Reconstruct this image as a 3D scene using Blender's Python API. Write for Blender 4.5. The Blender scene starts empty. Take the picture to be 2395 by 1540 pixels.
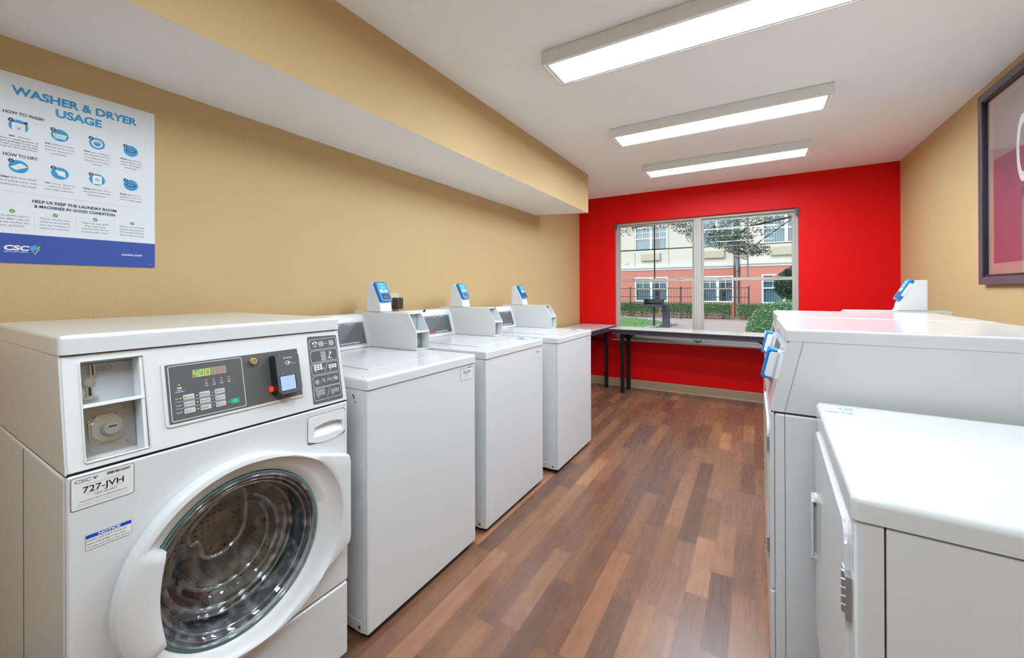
import bpy, bmesh, math, random
from mathutils import Vector, Matrix

# ------------------------------------------------------------------ camera, world, exposure
SC = bpy.context.scene
COL = SC.collection
random.seed(7)
RAD = math.radians

f_px, yaw, pitch, roll = 944.69, RAD(30.931), RAD(.068), RAD(-.222)
F = Vector((-math.sin(yaw)*math.cos(pitch), math.cos(yaw)*math.cos(pitch), math.sin(pitch)))
R0 = Vector((math.cos(yaw), math.sin(yaw), 0)); U0 = R0.cross(F)
R1 = R0*math.cos(roll)+U0*math.sin(roll); U1 = -R0*math.sin(roll)+U0*math.cos(roll)
cam_data = bpy.data.cameras.new('camera'); cam = bpy.data.objects.new('camera', cam_data); COL.objects.link(cam)
cam.matrix_world = Matrix.Translation((0, 0, 1.24)) @ Matrix((R1, U1, -F)).transposed().to_4x4()
cam_data.sensor_width = 36; cam_data.lens = f_px/2395*36; cam_data.shift_y = -92.16/2395
cam_data.clip_start = .02; cam_data.clip_end = 300
SC.camera = cam

world = bpy.data.worlds.new('overcast_sky'); SC.world = world; world.use_nodes = True
wn = world.node_tree.nodes; wl = world.node_tree.links
sky = wn.new('ShaderNodeTexSky'); sky.sky_type = 'NISHITA'; sky.sun_disc = False
sky.sun_elevation = RAD(38); sky.sun_rotation = RAD(200); sky.air_density = 1.6; sky.dust_density = 4.5
hs = wn.new('ShaderNodeHueSaturation'); hs.inputs['Saturation'].default_value = .45
wl.new(sky.outputs[0], hs.inputs['Color']); wl.new(hs.outputs[0], wn['Background'].inputs[0])
wn['Background'].inputs[1].default_value = .27

SC.view_settings.view_transform = 'Standard'; SC.view_settings.look = 'None'
SC.view_settings.exposure = 0.0; SC.view_settings.gamma = 1.0
SC.view_settings.use_curve_mapping = False
LAMP = 46.5            # radiance of the ceiling light diffusers

# ------------------------------------------------------------------ materials
def s2l(c): return tuple(((x/255)/12.92 if x/255 <= .04045 else ((x/255+.055)/1.055)**2.4) for x in c)
MATS = {}
def mat(name, col, rough=.5, metal=0, spec=.5, coat=0, bump=None, var=None, emit=None):
    """col is a linear colour; bump=(scale, strength); var=(scale, amount) mottles the colour."""
    if name in MATS: return MATS[name]
    m = bpy.data.materials.new(name); m.use_nodes = True
    nt = m.node_tree; b = nt.nodes['Principled BSDF']
    b.inputs['Base Color'].default_value = (*col, 1); b.inputs['Roughness'].default_value = rough
    b.inputs['Metallic'].default_value = metal; b.inputs['Specular IOR Level'].default_value = spec
    b.inputs['Coat Weight'].default_value = coat; b.inputs['Coat Roughness'].default_value = .08
    tc = nt.nodes.new('ShaderNodeTexCoord')
    if var:
        n = nt.nodes.new('ShaderNodeTexNoise'); n.inputs['Scale'].default_value = var[0]; n.inputs['Detail'].default_value = 4
        nt.links.new(tc.outputs['Object'], n.inputs['Vector'])
        mx = nt.nodes.new('ShaderNodeMix'); mx.data_type = 'RGBA'
        mx.inputs[6].default_value = (*[c*(1-var[1]) for c in col], 1); mx.inputs[7].default_value = (*[min(1, c*(1+var[1])) for c in col], 1)
        nt.links.new(n.outputs[0], mx.inputs[0]); nt.links.new(mx.outputs[2], b.inputs['Base Color'])
    if bump:
        n = nt.nodes.new('ShaderNodeTexNoise'); n.inputs['Scale'].default_value = bump[0]; n.inputs['Detail'].default_value = 3
        nt.links.new(tc.outputs['Object'], n.inputs['Vector'])
        bp = nt.nodes.new('ShaderNodeBump'); bp.inputs['Strength'].default_value = bump[1]; bp.inputs['Distance'].default_value = .004
        nt.links.new(n.outputs[0], bp.inputs['Height']); nt.links.new(bp.outputs[0], b.inputs['Normal'])
    if emit:
        b.inputs['Emission Color'].default_value = (*emit[0], 1); b.inputs['Emission Strength'].default_value = emit[1]
    MATS[name] = m
    return m

def thin_glass(name, tint=(1, 1, 1), refl=.06, rough=.0, dust=0):
    if name in MATS: return MATS[name]
    m = bpy.data.materials.new(name); m.use_nodes = True; nt = m.node_tree; nt.nodes.clear()
    out = nt.nodes.new('ShaderNodeOutputMaterial'); tr = nt.nodes.new('ShaderNodeBsdfTransparent'); gl = nt.nodes.new('ShaderNodeBsdfGlossy')
    tr.inputs[0].default_value = (*tint, 1); gl.inputs['Roughness'].default_value = rough
    fr = nt.nodes.new('ShaderNodeLayerWeight'); fr.inputs[0].default_value = .5
    mr = nt.nodes.new('ShaderNodeMath'); mr.operation = 'POWER'; mr.inputs[1].default_value = 3.5
    ma = nt.nodes.new('ShaderNodeMath'); ma.operation = 'MULTIPLY_ADD'; ma.inputs[1].default_value = .7 if refl > .02 else .25; ma.inputs[2].default_value = refl; ma.use_clamp = True
    nt.links.new(fr.outputs['Facing'], mr.inputs[0]); nt.links.new(mr.outputs[0], ma.inputs[0])
    mx = nt.nodes.new('ShaderNodeMixShader'); nt.links.new(ma.outputs[0], mx.inputs[0])
    nt.links.new(tr.outputs[0], mx.inputs[1]); nt.links.new(gl.outputs[0], mx.inputs[2])
    last = mx.outputs[0]
    if dust:
        df = nt.nodes.new('ShaderNodeBsdfDiffuse'); df.inputs[0].default_value = (.7, .7, .7, 1)
        n = nt.nodes.new('ShaderNodeTexNoise'); n.inputs['Scale'].default_value = 38; n.inputs['Detail'].default_value = 8
        tc = nt.nodes.new('ShaderNodeTexCoord'); nt.links.new(tc.outputs['Object'], n.inputs['Vector'])
        k = nt.nodes.new('ShaderNodeMapRange'); k.inputs[1].default_value = .45; k.inputs[2].default_value = .8; k.inputs[4].default_value = dust
        nt.links.new(n.outputs[0], k.inputs[0])
        m2 = nt.nodes.new('ShaderNodeMixShader'); nt.links.new(k.outputs[0], m2.inputs[0])
        nt.links.new(last, m2.inputs[1]); nt.links.new(df.outputs[0], m2.inputs[2]); last = m2.outputs[0]
    nt.links.new(last, out.inputs[0]); MATS[name] = m
    return m

WHITE = mat('white_enamel', (.70, .705, .705), .22, coat=.35)
WHITE2 = mat('white_enamel_side', (.73, .735, .735), .28, coat=.2)
PLASTIC = mat('white_plastic', (.78, .79, .80), .35)
BEIGE = mat('beige_wall_paint', (.57, .395, .19), .62, bump=(140, .35), var=(1.5, .04), spec=.3)
RED = mat('red_wall_paint', (.74, .002, .002), .5, bump=(90, .12), spec=.2)
CEIL = mat('ceiling_paint', (.94, .935, .925), .8, bump=(60, .05), spec=.2)
BASEB = mat('tan_vinyl_base', (.42, .29, .17), .5)
BLACK = mat('black_plastic', (.012, .012, .013), .35)
RUBBER = mat('grey_rubber', (.035, .04, .045), .5)
GREYP = mat('charcoal_overlay', (.105, .105, .108), .32)
GREYL = mat('charcoal_overlay_inner', (.095, .095, .099), .36)
INKW = mat('white_ink', (.82, .82, .82), .5)
INKB = mat('black_ink', (.012, .012, .014), .5)
INKG = mat('grey_ink', (.22, .22, .24), .5)
STEEL = mat('brushed_steel', (.33, .33, .335), .32, metal=.55, var=(30, .12))
CHROME = mat('chrome', (.42, .43, .45), .18, metal=.65)
GREYMETAL = mat('grey_painted_metal', (.42, .43, .44), .4)
BLUE = mat('blue_plastic', (.0, .20, .58), .35)
BLUEL = mat('light_blue_plastic', (.05, .38, .78), .35)
SCREEN = mat('dark_screen', (.03, .035, .06), .15)
FRAMEW = mat('taupe_window_metal', (.46, .43, .38), .42)
DARKM = mat('dark_metal_shaded_muntin', (.05, .045, .042), .45)

def floor_material():
    m = bpy.data.materials.new('wood_look_vinyl'); m.use_nodes = True; nt = m.node_tree; N = nt.nodes.new; L = nt.links.new
    b = nt.nodes['Principled BSDF']
    tc = N('ShaderNodeTexCoord'); sp = N('ShaderNodeSeparateXYZ'); L(tc.outputs['Object'], sp.inputs[0])
    def M(op, a, c=None, d=None):
        n = N('ShaderNodeMath'); n.operation = op
        for i, v in enumerate((a, c, d)):
            if v is None: continue
            if isinstance(v, (int, float)): n.inputs[i].default_value = v
            else: L(v, n.inputs[i])
        return n.outputs[0]
    ux = M('DIVIDE', sp.outputs[0], .0825); row = M('FLOOR', ux); fx = M('SUBTRACT', ux, row)
    wn1 = N('ShaderNodeTexWhiteNoise'); wn1.noise_dimensions = '1D'; L(row, wn1.inputs['W'])
    ln = M('MULTIPLY_ADD', wn1.outputs[0], .34, .42)
    wn2 = N('ShaderNodeTexWhiteNoise'); wn2.noise_dimensions = '1D'; L(M('ADD', row, 71.3), wn2.inputs['W'])
    vy = M('DIVIDE', M('ADD', sp.outputs[1], M('MULTIPLY_ADD', wn2.outputs[0], 5.0, 20.0)), ln)
    cell = M('FLOOR', vy); fy = M('SUBTRACT', vy, cell)
    cb = N('ShaderNodeCombineXYZ'); L(row, cb.inputs[0]); L(cell, cb.inputs[1])
    wn3 = N('ShaderNodeTexWhiteNoise'); wn3.noise_dimensions = '3D'; L(cb.outputs[0], wn3.inputs['Vector'])
    ramp = N('ShaderNodeValToRGB'); L(wn3.outputs['Value'], ramp.inputs[0])
    cols = [(97, 67, 54), (110, 75, 56), (124, 84, 60), (144, 98, 70), (104, 73, 60), (158, 110, 80), (114, 77, 57), (134, 92, 68)]
    e = ramp.color_ramp.elements
    e[0].position = 0; e[0].color = (*s2l(cols[0]), 1); e[1].position = 1; e[1].color = (*s2l(cols[-1]), 1)
    for i, c in enumerate(cols[1:-1]):
        q = e.new((i+1)/(len(cols)-1)); q.color = (*s2l(c), 1)
    # grain
    mp = N('ShaderNodeMapping'); L(tc.outputs['Object'], mp.inputs[0]); mp.inputs['Scale'].default_value = (42, 3.6, 1)
    off = N('ShaderNodeCombineXYZ'); L(M('MULTIPLY', wn3.outputs['Value'], 50.0), off.inputs[1]); L(M('MULTIPLY', wn3.outputs['Value'], 13.0), off.inputs[2])
    L(off.outputs[0], mp.inputs['Location'])
    gn = N('ShaderNodeTexNoise'); gn.inputs['Scale'].default_value = 1; gn.inputs['Detail'].default_value = 6; gn.inputs['Distortion'].default_value = 1.6
    L(mp.outputs[0], gn.inputs['Vector'])
    wv = N('ShaderNodeTexWave'); wv.bands_direction = 'X'; wv.inputs['Scale'].default_value = .12; wv.inputs['Distortion'].default_value = 16; wv.inputs['Detail'].default_value = 4; wv.inputs['Detail Scale'].default_value = .6
    L(mp.outputs[0], wv.inputs['Vector'])
    g = M('MULTIPLY_ADD', gn.outputs[0], .20, .90); g2 = M('MULTIPLY', g, M('MULTIPLY_ADD', wv.outputs[0], .10, .95))
    big = N('ShaderNodeTexNoise'); big.inputs['Scale'].default_value = 9; big.inputs['Detail'].default_value = 3; L(tc.outputs['Object'], big.inputs['Vector'])
    g3 = M('MULTIPLY', g2, M('MULTIPLY_ADD', big.outputs[0], .34, .83))
    ex = M('MINIMUM', fx, M('SUBTRACT', 1.0, fx)); ey = M('MULTIPLY', M('MINIMUM', fy, M('SUBTRACT', 1.0, fy)), 5.5)
    seam = N('ShaderNodeMapRange'); seam.inputs[1].default_value = 0; seam.inputs[2].default_value = .020; seam.inputs[3].default_value = .55; seam.inputs[4].default_value = 1
    L(M('MINIMUM', ex, ey), seam.inputs[0])
    vm = N('ShaderNodeVectorMath'); vm.operation = 'SCALE'; L(ramp.outputs[0], vm.inputs[0]); L(M('MULTIPLY', g3, seam.outputs[0]), vm.inputs['Scale'])
    L(vm.outputs[0], b.inputs['Base Color'])
    b.inputs['Roughness'].default_value = .33; L(M('MULTIPLY_ADD', gn.outputs[0], .16, .20), b.inputs['Roughness'])
    b.inputs['Specular IOR Level'].default_value = .42
    bp = N('ShaderNodeBump'); bp.inputs['Strength'].default_value = .03; bp.inputs['Distance'].default_value = .001
    L(gn.outputs[0], bp.inputs['Height']); L(bp.outputs[0], b.inputs['Normal'])
    return m

# ------------------------------------------------------------------ mesh helpers
def tag(o, label=None, cat=None, group=None, kind=None):
    if label: o['label'] = label
    if cat: o['category'] = cat
    if group: o['group'] = group
    if kind: o['kind'] = kind
    return o

def thing(name, loc, rotz, label, cat, group=None, scale=None):
    o = bpy.data.objects.new(name, None); COL.objects.link(o)
    o.location = loc; o.rotation_euler = (0, 0, rotz); o.empty_display_size = .1
    if scale: o.scale = scale
    return tag(o, label, cat, group)

def fin(name, bm, m, parent=None, smooth=True, wn_=True, angle=38):
    me = bpy.data.meshes.new(name); bm.normal_update(); bm.to_mesh(me); bm.free()
    for x in (m if isinstance(m, (list, tuple)) else [m]): me.materials.append(x)
    if smooth:
        for p in me.polygons: p.use_smooth = True
        me.set_sharp_from_angle(angle=RAD(angle))
    o = bpy.data.objects.new(name, me); COL.objects.link(o)
    if parent: o.parent = parent
    if smooth and wn_:
        w = o.modifiers.new('wn', 'WEIGHTED_NORMAL'); w.keep_sharp = True; w.weight = 100
    return o

def BM(): return bmesh.new()

def merge(bm, tmp, mi=0):
    for f in tmp.faces: f.material_index = mi
    me = bpy.data.meshes.new('tmp'); tmp.to_mesh(me); tmp.free(); bm.from_mesh(me); bpy.data.meshes.remove(me)

def box(bm, x0, y0, z0, x1, y1, z1, r=0, seg=3, mi=0, edges=None, M=None):
    t = BM(); bmesh.ops.create_cube(t, size=1)
    for v in t.verts:
        v.co = Vector(((x0+x1)/2+v.co.x*(x1-x0), (y0+y1)/2+v.co.y*(y1-y0), (z0+z1)/2+v.co.z*(z1-z0)))
    if r:
        es = [e for e in t.edges if edges is None or edges(e)]
        bmesh.ops.bevel(t, geom=es, offset=r, segments=seg, affect='EDGES', profile=.5)
    if M: t.transform(M)
    merge(bm, t, mi)

def prism(bm, prof, y0, y1, r=0, seg=2, mi=0, M=None, which=None):
    """prof: list of (x, z); extruded along y."""
    t = BM()
    a = [t.verts.new((x, y0, z)) for x, z in prof]; b = [t.verts.new((x, y1, z)) for x, z in prof]
    n = len(prof)
    t.faces.new(a); t.faces.new(b[::-1])
    for i in range(n): t.faces.new((a[i], b[i], b[(i+1) % n], a[(i+1) % n]))
    bmesh.ops.recalc_face_normals(t, faces=t.faces)
    if r:
        es = [e for e in t.edges if which is None or which(e)]
        bmesh.ops.bevel(t, geom=es, offset=r, segments=seg, affect='EDGES')
    if M: t.transform(M)
    merge(bm, t, mi)

def cyl(bm, p0, p1, r0, r1=None, n=24, mi=0, cap=True):
    r1 = r0 if r1 is None else r1
    p0 = Vector(p0); p1 = Vector(p1); d = (p1-p0)
    q = d.normalized().to_track_quat('Z', 'Y').to_matrix()
    t = BM(); A = []; B_ = []
    for i in range(n):
        a = 2*math.pi*i/n; c = q @ Vector((math.cos(a), math.sin(a), 0))
        A.append(t.verts.new(p0+c*r0)); B_.append(t.verts.new(p1+c*r1))
    for i in range(n): t.faces.new((A[i], A[(i+1) % n], B_[(i+1) % n], B_[i]))
    if cap: t.faces.new(A[::-1]); t.faces.new(B_)
    merge(bm, t, mi)

def tube(bm, pts, r, n=8, mi=0, closed=False):
    pts = [Vector(p) for p in pts]; t = BM(); rings = []; N_ = len(pts)
    for i, p in enumerate(pts):
        a = pts[(i-1) % N_] if closed or i > 0 else p; b = pts[(i+1) % N_] if closed or i < N_-1 else p
        d = (b-a).normalized(); q = d.to_track_quat('Z', 'Y').to_matrix()
        if rings:   # keep frames aligned
            x = prev - d*prev.dot(d); x.normalize()
        else: x = q @ Vector((1, 0, 0))
        prev = x; y = d.cross(x)
        rings.append([t.verts.new(p+(x*math.cos(2*math.pi*k/n)+y*math.sin(2*math.pi*k/n))*r) for k in range(n)])
    for i in range(N_ if closed else N_-1):
        A = rings[i]; B_ = rings[(i+1) % N_]
        for k in range(n): t.faces.new((A[k], A[(k+1) % n], B_[(k+1) % n], B_[k]))
    if not closed: t.faces.new(rings[0][::-1]); t.faces.new(rings[-1])
    merge(bm, t, mi)

def boolean(o, cutter_bm):
    """cut a shape out of object o (before parenting matters: both in local space)"""
    me = bpy.data.meshes.new('cut'); bmesh.ops.recalc_face_normals(cutter_bm, faces=cutter_bm.faces); cutter_bm.to_mesh(me); cutter_bm.free()
    c = bpy.data.objects.new('cut', me); COL.objects.link(c)
    par = o.parent; o.parent = None
    mods = [m_ for m_ in o.modifiers]
    for m_ in mods: m_.show_viewport = False
    b = o.modifiers.new('b', 'BOOLEAN'); b.operation = 'DIFFERENCE'; b.object = c; b.solver = 'EXACT'
    dg = bpy.context.evaluated_depsgraph_get(); dg.update()
    new = bpy.data.meshes.new_from_object(o.evaluated_get(dg)); old = o.data
    o.modifiers.remove(b)
    for m_ in mods: m_.show_viewport = True
    o.data = new; new.name = old.name; bpy.data.meshes.remove(old)
    bpy.data.objects.remove(c); bpy.data.meshes.remove(me)
    for p in o.data.polygons: p.use_smooth = True
    o.data.set_sharp_from_angle(angle=RAD(38)); o.parent = par

# flat artwork (stickers, posters, printed overlays): one mesh, several inks, thin layers
_tcache = {}
def text_geo(s, bold):
    k = (s, bold)
    if k in _tcache: return _tcache[k]
    cu = bpy.data.curves.new('t', 'FONT'); cu.body = s; cu.size = 1; cu.offset = bold; cu.resolution_u = 4 if len(s) < 16 else 2
    o = bpy.data.objects.new('t', cu); COL.objects.link(o)
    dg = bpy.context.evaluated_depsgraph_get(); dg.update()
    me = bpy.data.meshes.new_from_object(o.evaluated_get(dg))
    V = [tuple(v.co[:2]) for v in me.vertices]; P = [tuple(p.vertices) for p in me.polygons]
    bpy.data.objects.remove(o); bpy.data.curves.remove(cu); bpy.data.meshes.remove(me)
    _tcache[k] = (V, P); return V, P

class Art:
    def __init__(s, mats): s.bm = BM(); s.mats = mats
    def poly(s, pts, mi, layer=1, T=.00035):
        vs = [s.bm.verts.new((u, v, layer*T)) for u, v in pts]
        f = s.bm.faces.new(vs); f.material_index = mi
        f.normal_update()
        if f.normal.z < 0: f.normal_flip()
    def rect(s, u0, v0, u1, v1, mi, layer=1, r=0):
        if r: s.poly(rrect(u0, v0, u1, v1, r), mi, layer)
        else: s.poly([(u0, v0), (u1, v0), (u1, v1), (u0, v1)], mi, layer)
    def line(s, pts, w, mi, layer=1, closed=False, T=.00035):
        n = len(pts)
        for i in range(n if closed else n-1):
            a = Vector(pts[i]); b = Vector(pts[(i+1) % n]); d = (b-a)
            if d.length < 1e-9: continue
            d.normalize(); nn = Vector((-d.y, d.x))*w/2; e = d*w*.3
            s.poly([tuple(a-e-nn), tuple(b+e-nn), tuple(b+e+nn), tuple(a-e+nn)], mi, layer+(i % 2)*.15, T)
    def disc(s, u, v, r, mi, layer=1, n=28, ry=None):
        ry = ry or r
        s.poly([(u+r*math.cos(2*math.pi*i/n), v+ry*math.sin(2*math.pi*i/n)) for i in range(n)], mi, layer)
    def ring(s, u, v, r, w, mi, layer=1, n=28):
        s.line([(u+r*math.cos(2*math.pi*i/n), v+r*math.sin(2*math.pi*i/n)) for i in range(n)], w, mi, layer, True)
    def text(s, t, u, v, h, mi, width=None, align='L', layer=2, bold=0., slant=0.):
        """h = cap height, v = baseline; width stretches the line to an exact length"""
        V, P = text_geo(t, bold)
        if not V: return
        x0 = min(a for a, b in V); x1 = max(a for a, b in V); k = h/.70
        kx = width/(x1-x0) if width else k
        W = (x1-x0)*kx; ou = u if align == 'L' else (u-W/2 if align == 'C' else u-W)
        vs = [s.bm.verts.new((ou+(a-x0)*kx+slant*b*k, v+b*k, layer*.00035)) for a, b in V]
        for p in P:
            try: f = s.bm.faces.new([vs[i] for i in p])
            except ValueError: continue
            f.material_index = mi
            f.normal_update()
            if f.normal.z < 0: f.normal_flip()
    def done(s, name, O, U, V, parent=None, push=.0004):
        U = Vector(U).normalized(); V = Vector(V).normalized(); N_ = U.cross(V)
        M = Matrix((U, V, N_)).transposed().to_4x4(); M.translation = Vector(O)+N_*push
        s.bm.transform(M)
        return fin(name, s.bm, s.mats, parent, smooth=False)

def rrect(u0, v0, u1, v1, r, n=5):
    pts = []
    for cx, cy, a0 in ((u1-r, v0+r, -90), (u1-r, v1-r, 0), (u0+r, v1-r, 90), (u0+r, v0+r, 180)):
        for i in range(n+1):
            a = RAD(a0+90*i/n); pts.append((cx+r*math.cos(a), cy+r*math.sin(a)))
    return pts

def slab(bm, pts, M, t0, t1, r=0, mi=0, seg=2):
    """outline pts in (u,v), extruded from n=t0 to n=t1 in frame M; front rim rounded by r"""
    t = BM()
    a = [t.verts.new((u, v, t0)) for u, v in pts]; b = [t.verts.new((u, v, t1)) for u, v in pts]; n = len(pts)
    t.faces.new(a[::-1]); top = t.faces.new(b)
    for i in range(n): t.faces.new((a[i], a[(i+1) % n], b[(i+1) % n], b[i]))
    if r: bmesh.ops.bevel(t, geom=list(top.edges), offset=r, segments=seg, affect='EDGES')
    bmesh.ops.recalc_face_normals(t, faces=t.faces)
    t.transform(M); merge(bm, t, mi)

def frame(O, U, V):
    U = Vector(U).normalized(); V = Vector(V).normalized(); N_ = U.cross(V)
    M = Matrix((U, V, N_)).transposed().to_4x4(); M.translation = Vector(O); return M

# ------------------------------------------------------------------ room shell
XL, XR, YB, YF, ZC = -2.033, 1.194, -2.3, 5.18, 2.454
XS, ZS, YS = -1.496, 2.052, 4.068
WX0, WX1, WZ0, WZ1 = -1.552, .405, .598, 2.10      # window opening
T = .16
def struct(name, bm, m, parent=None, smooth=False):
    return tag(fin(name, bm, m, parent, smooth), kind='structure')
b = BM(); box(b, XL-T, YB-T, -.12, XR+T, YF+T, 0); struct('floor', b, floor_material())
b = BM(); box(b, XL-T, YB-T, ZC, XR+T, YF+T, ZC+.15); struct('ceiling', b, CEIL)
b = BM(); box(b, XL-T, YB-T, 0, XL, YF+T, ZC); struct('wall_left', b, BEIGE)
b = BM(); box(b, XR, YB-T, 0, XR+T, YF+T, ZC); struct('wall_right', b, BEIGE)
b = BM(); box(b, XL, YB-T, 0, XR, YB, ZC); struct('wall_back', b, CEIL)
b = BM()
for x0, z0, x1, z1 in ((XL, 0, WX0, ZC), (WX1, 0, XR, ZC), (WX0, 0, WX1, WZ0), (WX0, WZ1, WX1, ZC)):
    box(b, x0, YF, z0, x1, YF+T, z1)
struct('wall_far', b, RED)
# dropped soffit above the washers: painted face, white underside
b = BM()
q = [(XL, YB), (XS, YB), (XS, YS), (XL, 3.90)]
lo = [b.verts.new((x, y, ZS)) for x, y in q]; hi = [b.verts.new((x, y, ZC)) for x, y in q]
fb = b.faces.new(lo[::-1]); fb.material_index = 1
for i in range(4): b.faces.new((lo[i], lo[(i+1) % 4], hi[(i+1) % 4], hi[i]))
struct('trim_1', b, [BEIGE, CEIL])
# vinyl cove base
def baseboard(name, x0, y0, x1, y1, nx, ny):
    b = BM()
    prof = [(0, 0), (.012, 0), (.008, .008), (.006, .02), (.005, .098), (.002, .103), (0, .103)]
    d = Vector((x1-x0, y1-y0, 0)); Ln = d.length; d.normalize(); nrm = Vector((nx, ny, 0))
    A = [b.verts.new(Vector((x0, y0, 0))+nrm*p+Vector((0, 0, z))) for p, z in prof]
    B_ = [b.verts.new(Vector((x0, y0, 0))+d*Ln+nrm*p+Vector((0, 0, z))) for p, z in prof]
    for i in range(len(prof)-1): b.faces.new((A[i], B_[i], B_[i+1], A[i+1]))
    bmesh.ops.recalc_face_normals(b, faces=b.faces)
    return struct(name, b, BASEB)
baseboard('baseboard_far', XL, YF, XR, YF, 0, -1)
baseboard('baseboard_left', XL, YB, XL, YF, 1, 0)
baseboard('baseboard_right', XR, YB, XR, YF, -1, 0)

# window: two double-hung units side by side in one opening
win = bpy.data.objects.new('window_1', None); COL.objects.link(win); win.location = ((WX0+WX1)/2, YF, WZ0); win['kind'] = 'structure'
wo = Vector(win.location)
def wpart(name, bm, m, **k):
    bm.transform(Matrix.Translation(-wo)); return fin(name, bm, m, win, **k)
b = BM(); yf0, yf1 = YF+.05, YF+.12
box(b, WX0, yf0, WZ0, WX0+.028, yf1, WZ1, .004); box(b, WX1-.028, yf0, WZ0, WX1, yf1, WZ1, .004)
box(b, WX0+.026, yf0, WZ1-.03, WX1-.026, yf1, WZ1, .004); box(b, WX0+.026, yf0, WZ0, WX1-.026, yf1, WZ0+.04, .004)
box(b, -.612, yf0-.012, WZ0+.03, -.53, yf1, WZ1-.02, .005); box(b, -.585, yf0-.02, WZ0+.03, -.557, yf0, WZ1-.02, .004)
wpart('window_frame', b, FRAMEW)
for k, (a, c) in enumerate(((WX0+.026, -.606), (-.536, WX1-.026))):
    mid = 1.352
    for nm, z0, z1, y0 in (('upper_sash', mid-.012, WZ1-.026, yf0+.038), ('lower_sash', WZ0+.036, mid+.02, yf0+.008)):
        b = BM(); w = .028; y1 = y0+.028
        box(b, a, y0, z0, a+w, y1, z1, .003); box(b, c-w, y0, z0, c, y1, z1, .003)
        box(b, a+w-.002, y0, z0, c-w+.002, y1, z0+.034, .003); box(b, a+w-.002, y0, z1-(.024 if nm[0] == 'u' else .034), c-w+.002, y1, z1, .003)
        s = wpart(nm, b, FRAMEW)
        b = BM(); box(b, a+w-.004, y0+.012, z0+.03, c-w+.004, y0+.016, z1-.02)
        b.transform(Matrix.Translation(-wo)); fin('pane', b, thin_glass('window_glass', (.86, .945, .98), .012), s, smooth=False)
        if nm[0] == 'u':
            b = BM(); xm = (a+c)/2+(.02 if k else -.005); zm = 1.745 if k == 0 else 1.742
            box(b, xm-.008, y0+.004, z0+.03, xm+.008, y0+.011, z1-.02); box(b, a+w, y0+.004, zm-.007, c-w, y0+.011, zm+.007)
            b.transform(Matrix.Translation(-wo)); fin('muntin', b, DARKM if k == 0 else mat('shaded_muntin', (.16, .15, .14), .5), s, smooth=False)  # dark muntin colours stand in for shade between the panes
        else:
            for xx in (a+.16, c-.2):
                b = BM(); box(b, xx, y0-.006, mid+.012, xx+.075, y0+.018, mid+.026, .004); box(b, xx+.02, y0-.012, mid+.02, xx+.05, y0+.012, mid+.03, .003)
                b.transform(Matrix.Translation(-wo)); fin('sash_latch', b, FRAMEW, s)
b = BM(); box(b, WX0-.03, YF-.022, WZ0-.012, WX1+.03, yf0+.004, WZ0+.004, .004)
wpart('window_sill', b, mat('sill_paint', (.74, .66, .80), .3))
for xx in (WX0+.001, WX1-.027):
    b = BM(); box(b, xx, YF-.012, WZ1-.078, xx+.026, YF+.03, WZ1-.004, .002); box(b, xx+.005, YF-.015, WZ1-.072, xx+.021, YF-.011, WZ1-.012, .001)
    wpart('blind_bracket', b, mat('bracket_metal', (.09, .08, .075), .4, metal=.3))

# ------------------------------------------------------------------ ceiling lights
DIFF = mat('light_diffuser', (.9, .9, .9), .6, emit=((.72, .86, .97), LAMP))
DIFF2 = mat('light_diffuser_dimmer', (.9, .9, .9), .6, emit=((.72, .86, .97), LAMP*.33))
HOUS = mat('light_housing', (.80, .80, .78), .45)
def ceiling_light(y, label, dm=None):
    x0, x1, d, h = -.925, .41, .255, .070
    t = thing('ceiling_light', ((x0+x1)/2, y+d/2, ZC-h), 0, label, 'ceiling light', 'strip lights across the ceiling')
    L = (x1-x0)/2; D = d/2
    b = BM(); box(b, -L, -D, .0, L, -D+.012, h-.003, .002); box(b, -L, D-.012, .0, L, D, h-.003, .002)
    box(b, -L, -D+.012, .0, -L+.012, D-.012, h-.003, .002); box(b, L-.012, -D+.012, .0, L, D-.012, h-.003, .002)
    box(b, -L, -D, h-.006, L, D, h-.001)
    fin('housing', b, HOUS, t)
    b = BM()
    for a in ((-L+.012, -D+.012, L-.012, -D+.026), (-L+.012, D-.026, L-.012, D-.012), (-L+.012, -D+.026, -L+.030, D-.026), (L-.030, -D+.026, L-.012, D-.026)):
        box(b, a[0], a[1], .002, a[2], a[3], .008, .001)
    fin('lens_frame', b, HOUS, t)
    b = BM(); box(b, -L+.029, -D+.025, .003, L-.029, D-.025, .006); fin('diffuser', b, dm or DIFF, t, smooth=False)
    b = BM()
    for sx in (-1, 1): cyl(b, (sx*(L-.03), -D-.0015, h-.012), (sx*(L-.03), -D+.001, h-.012), .003, n=10)
    fin('screw', b, GREYMETAL, t)
ceiling_light(1.84, 'nearest and largest-looking white strip light, cut by the top of the frame')
ceiling_light(2.99, 'middle white strip light, between the nearest light and the one by the red wall')
ceiling_light(4.04, 'white strip light closest to the red wall')
ceiling_light(.69, 'added unseen strip light, fourth from the red wall, above the front-loading washer', DIFF2)  # added out of view, dimmed, to brighten the near machines and soffit
ceiling_light(-.46, 'added unseen strip light, farthest from the red wall, close to the back wall')  # added behind the camera to brighten the near sides of the machines

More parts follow.
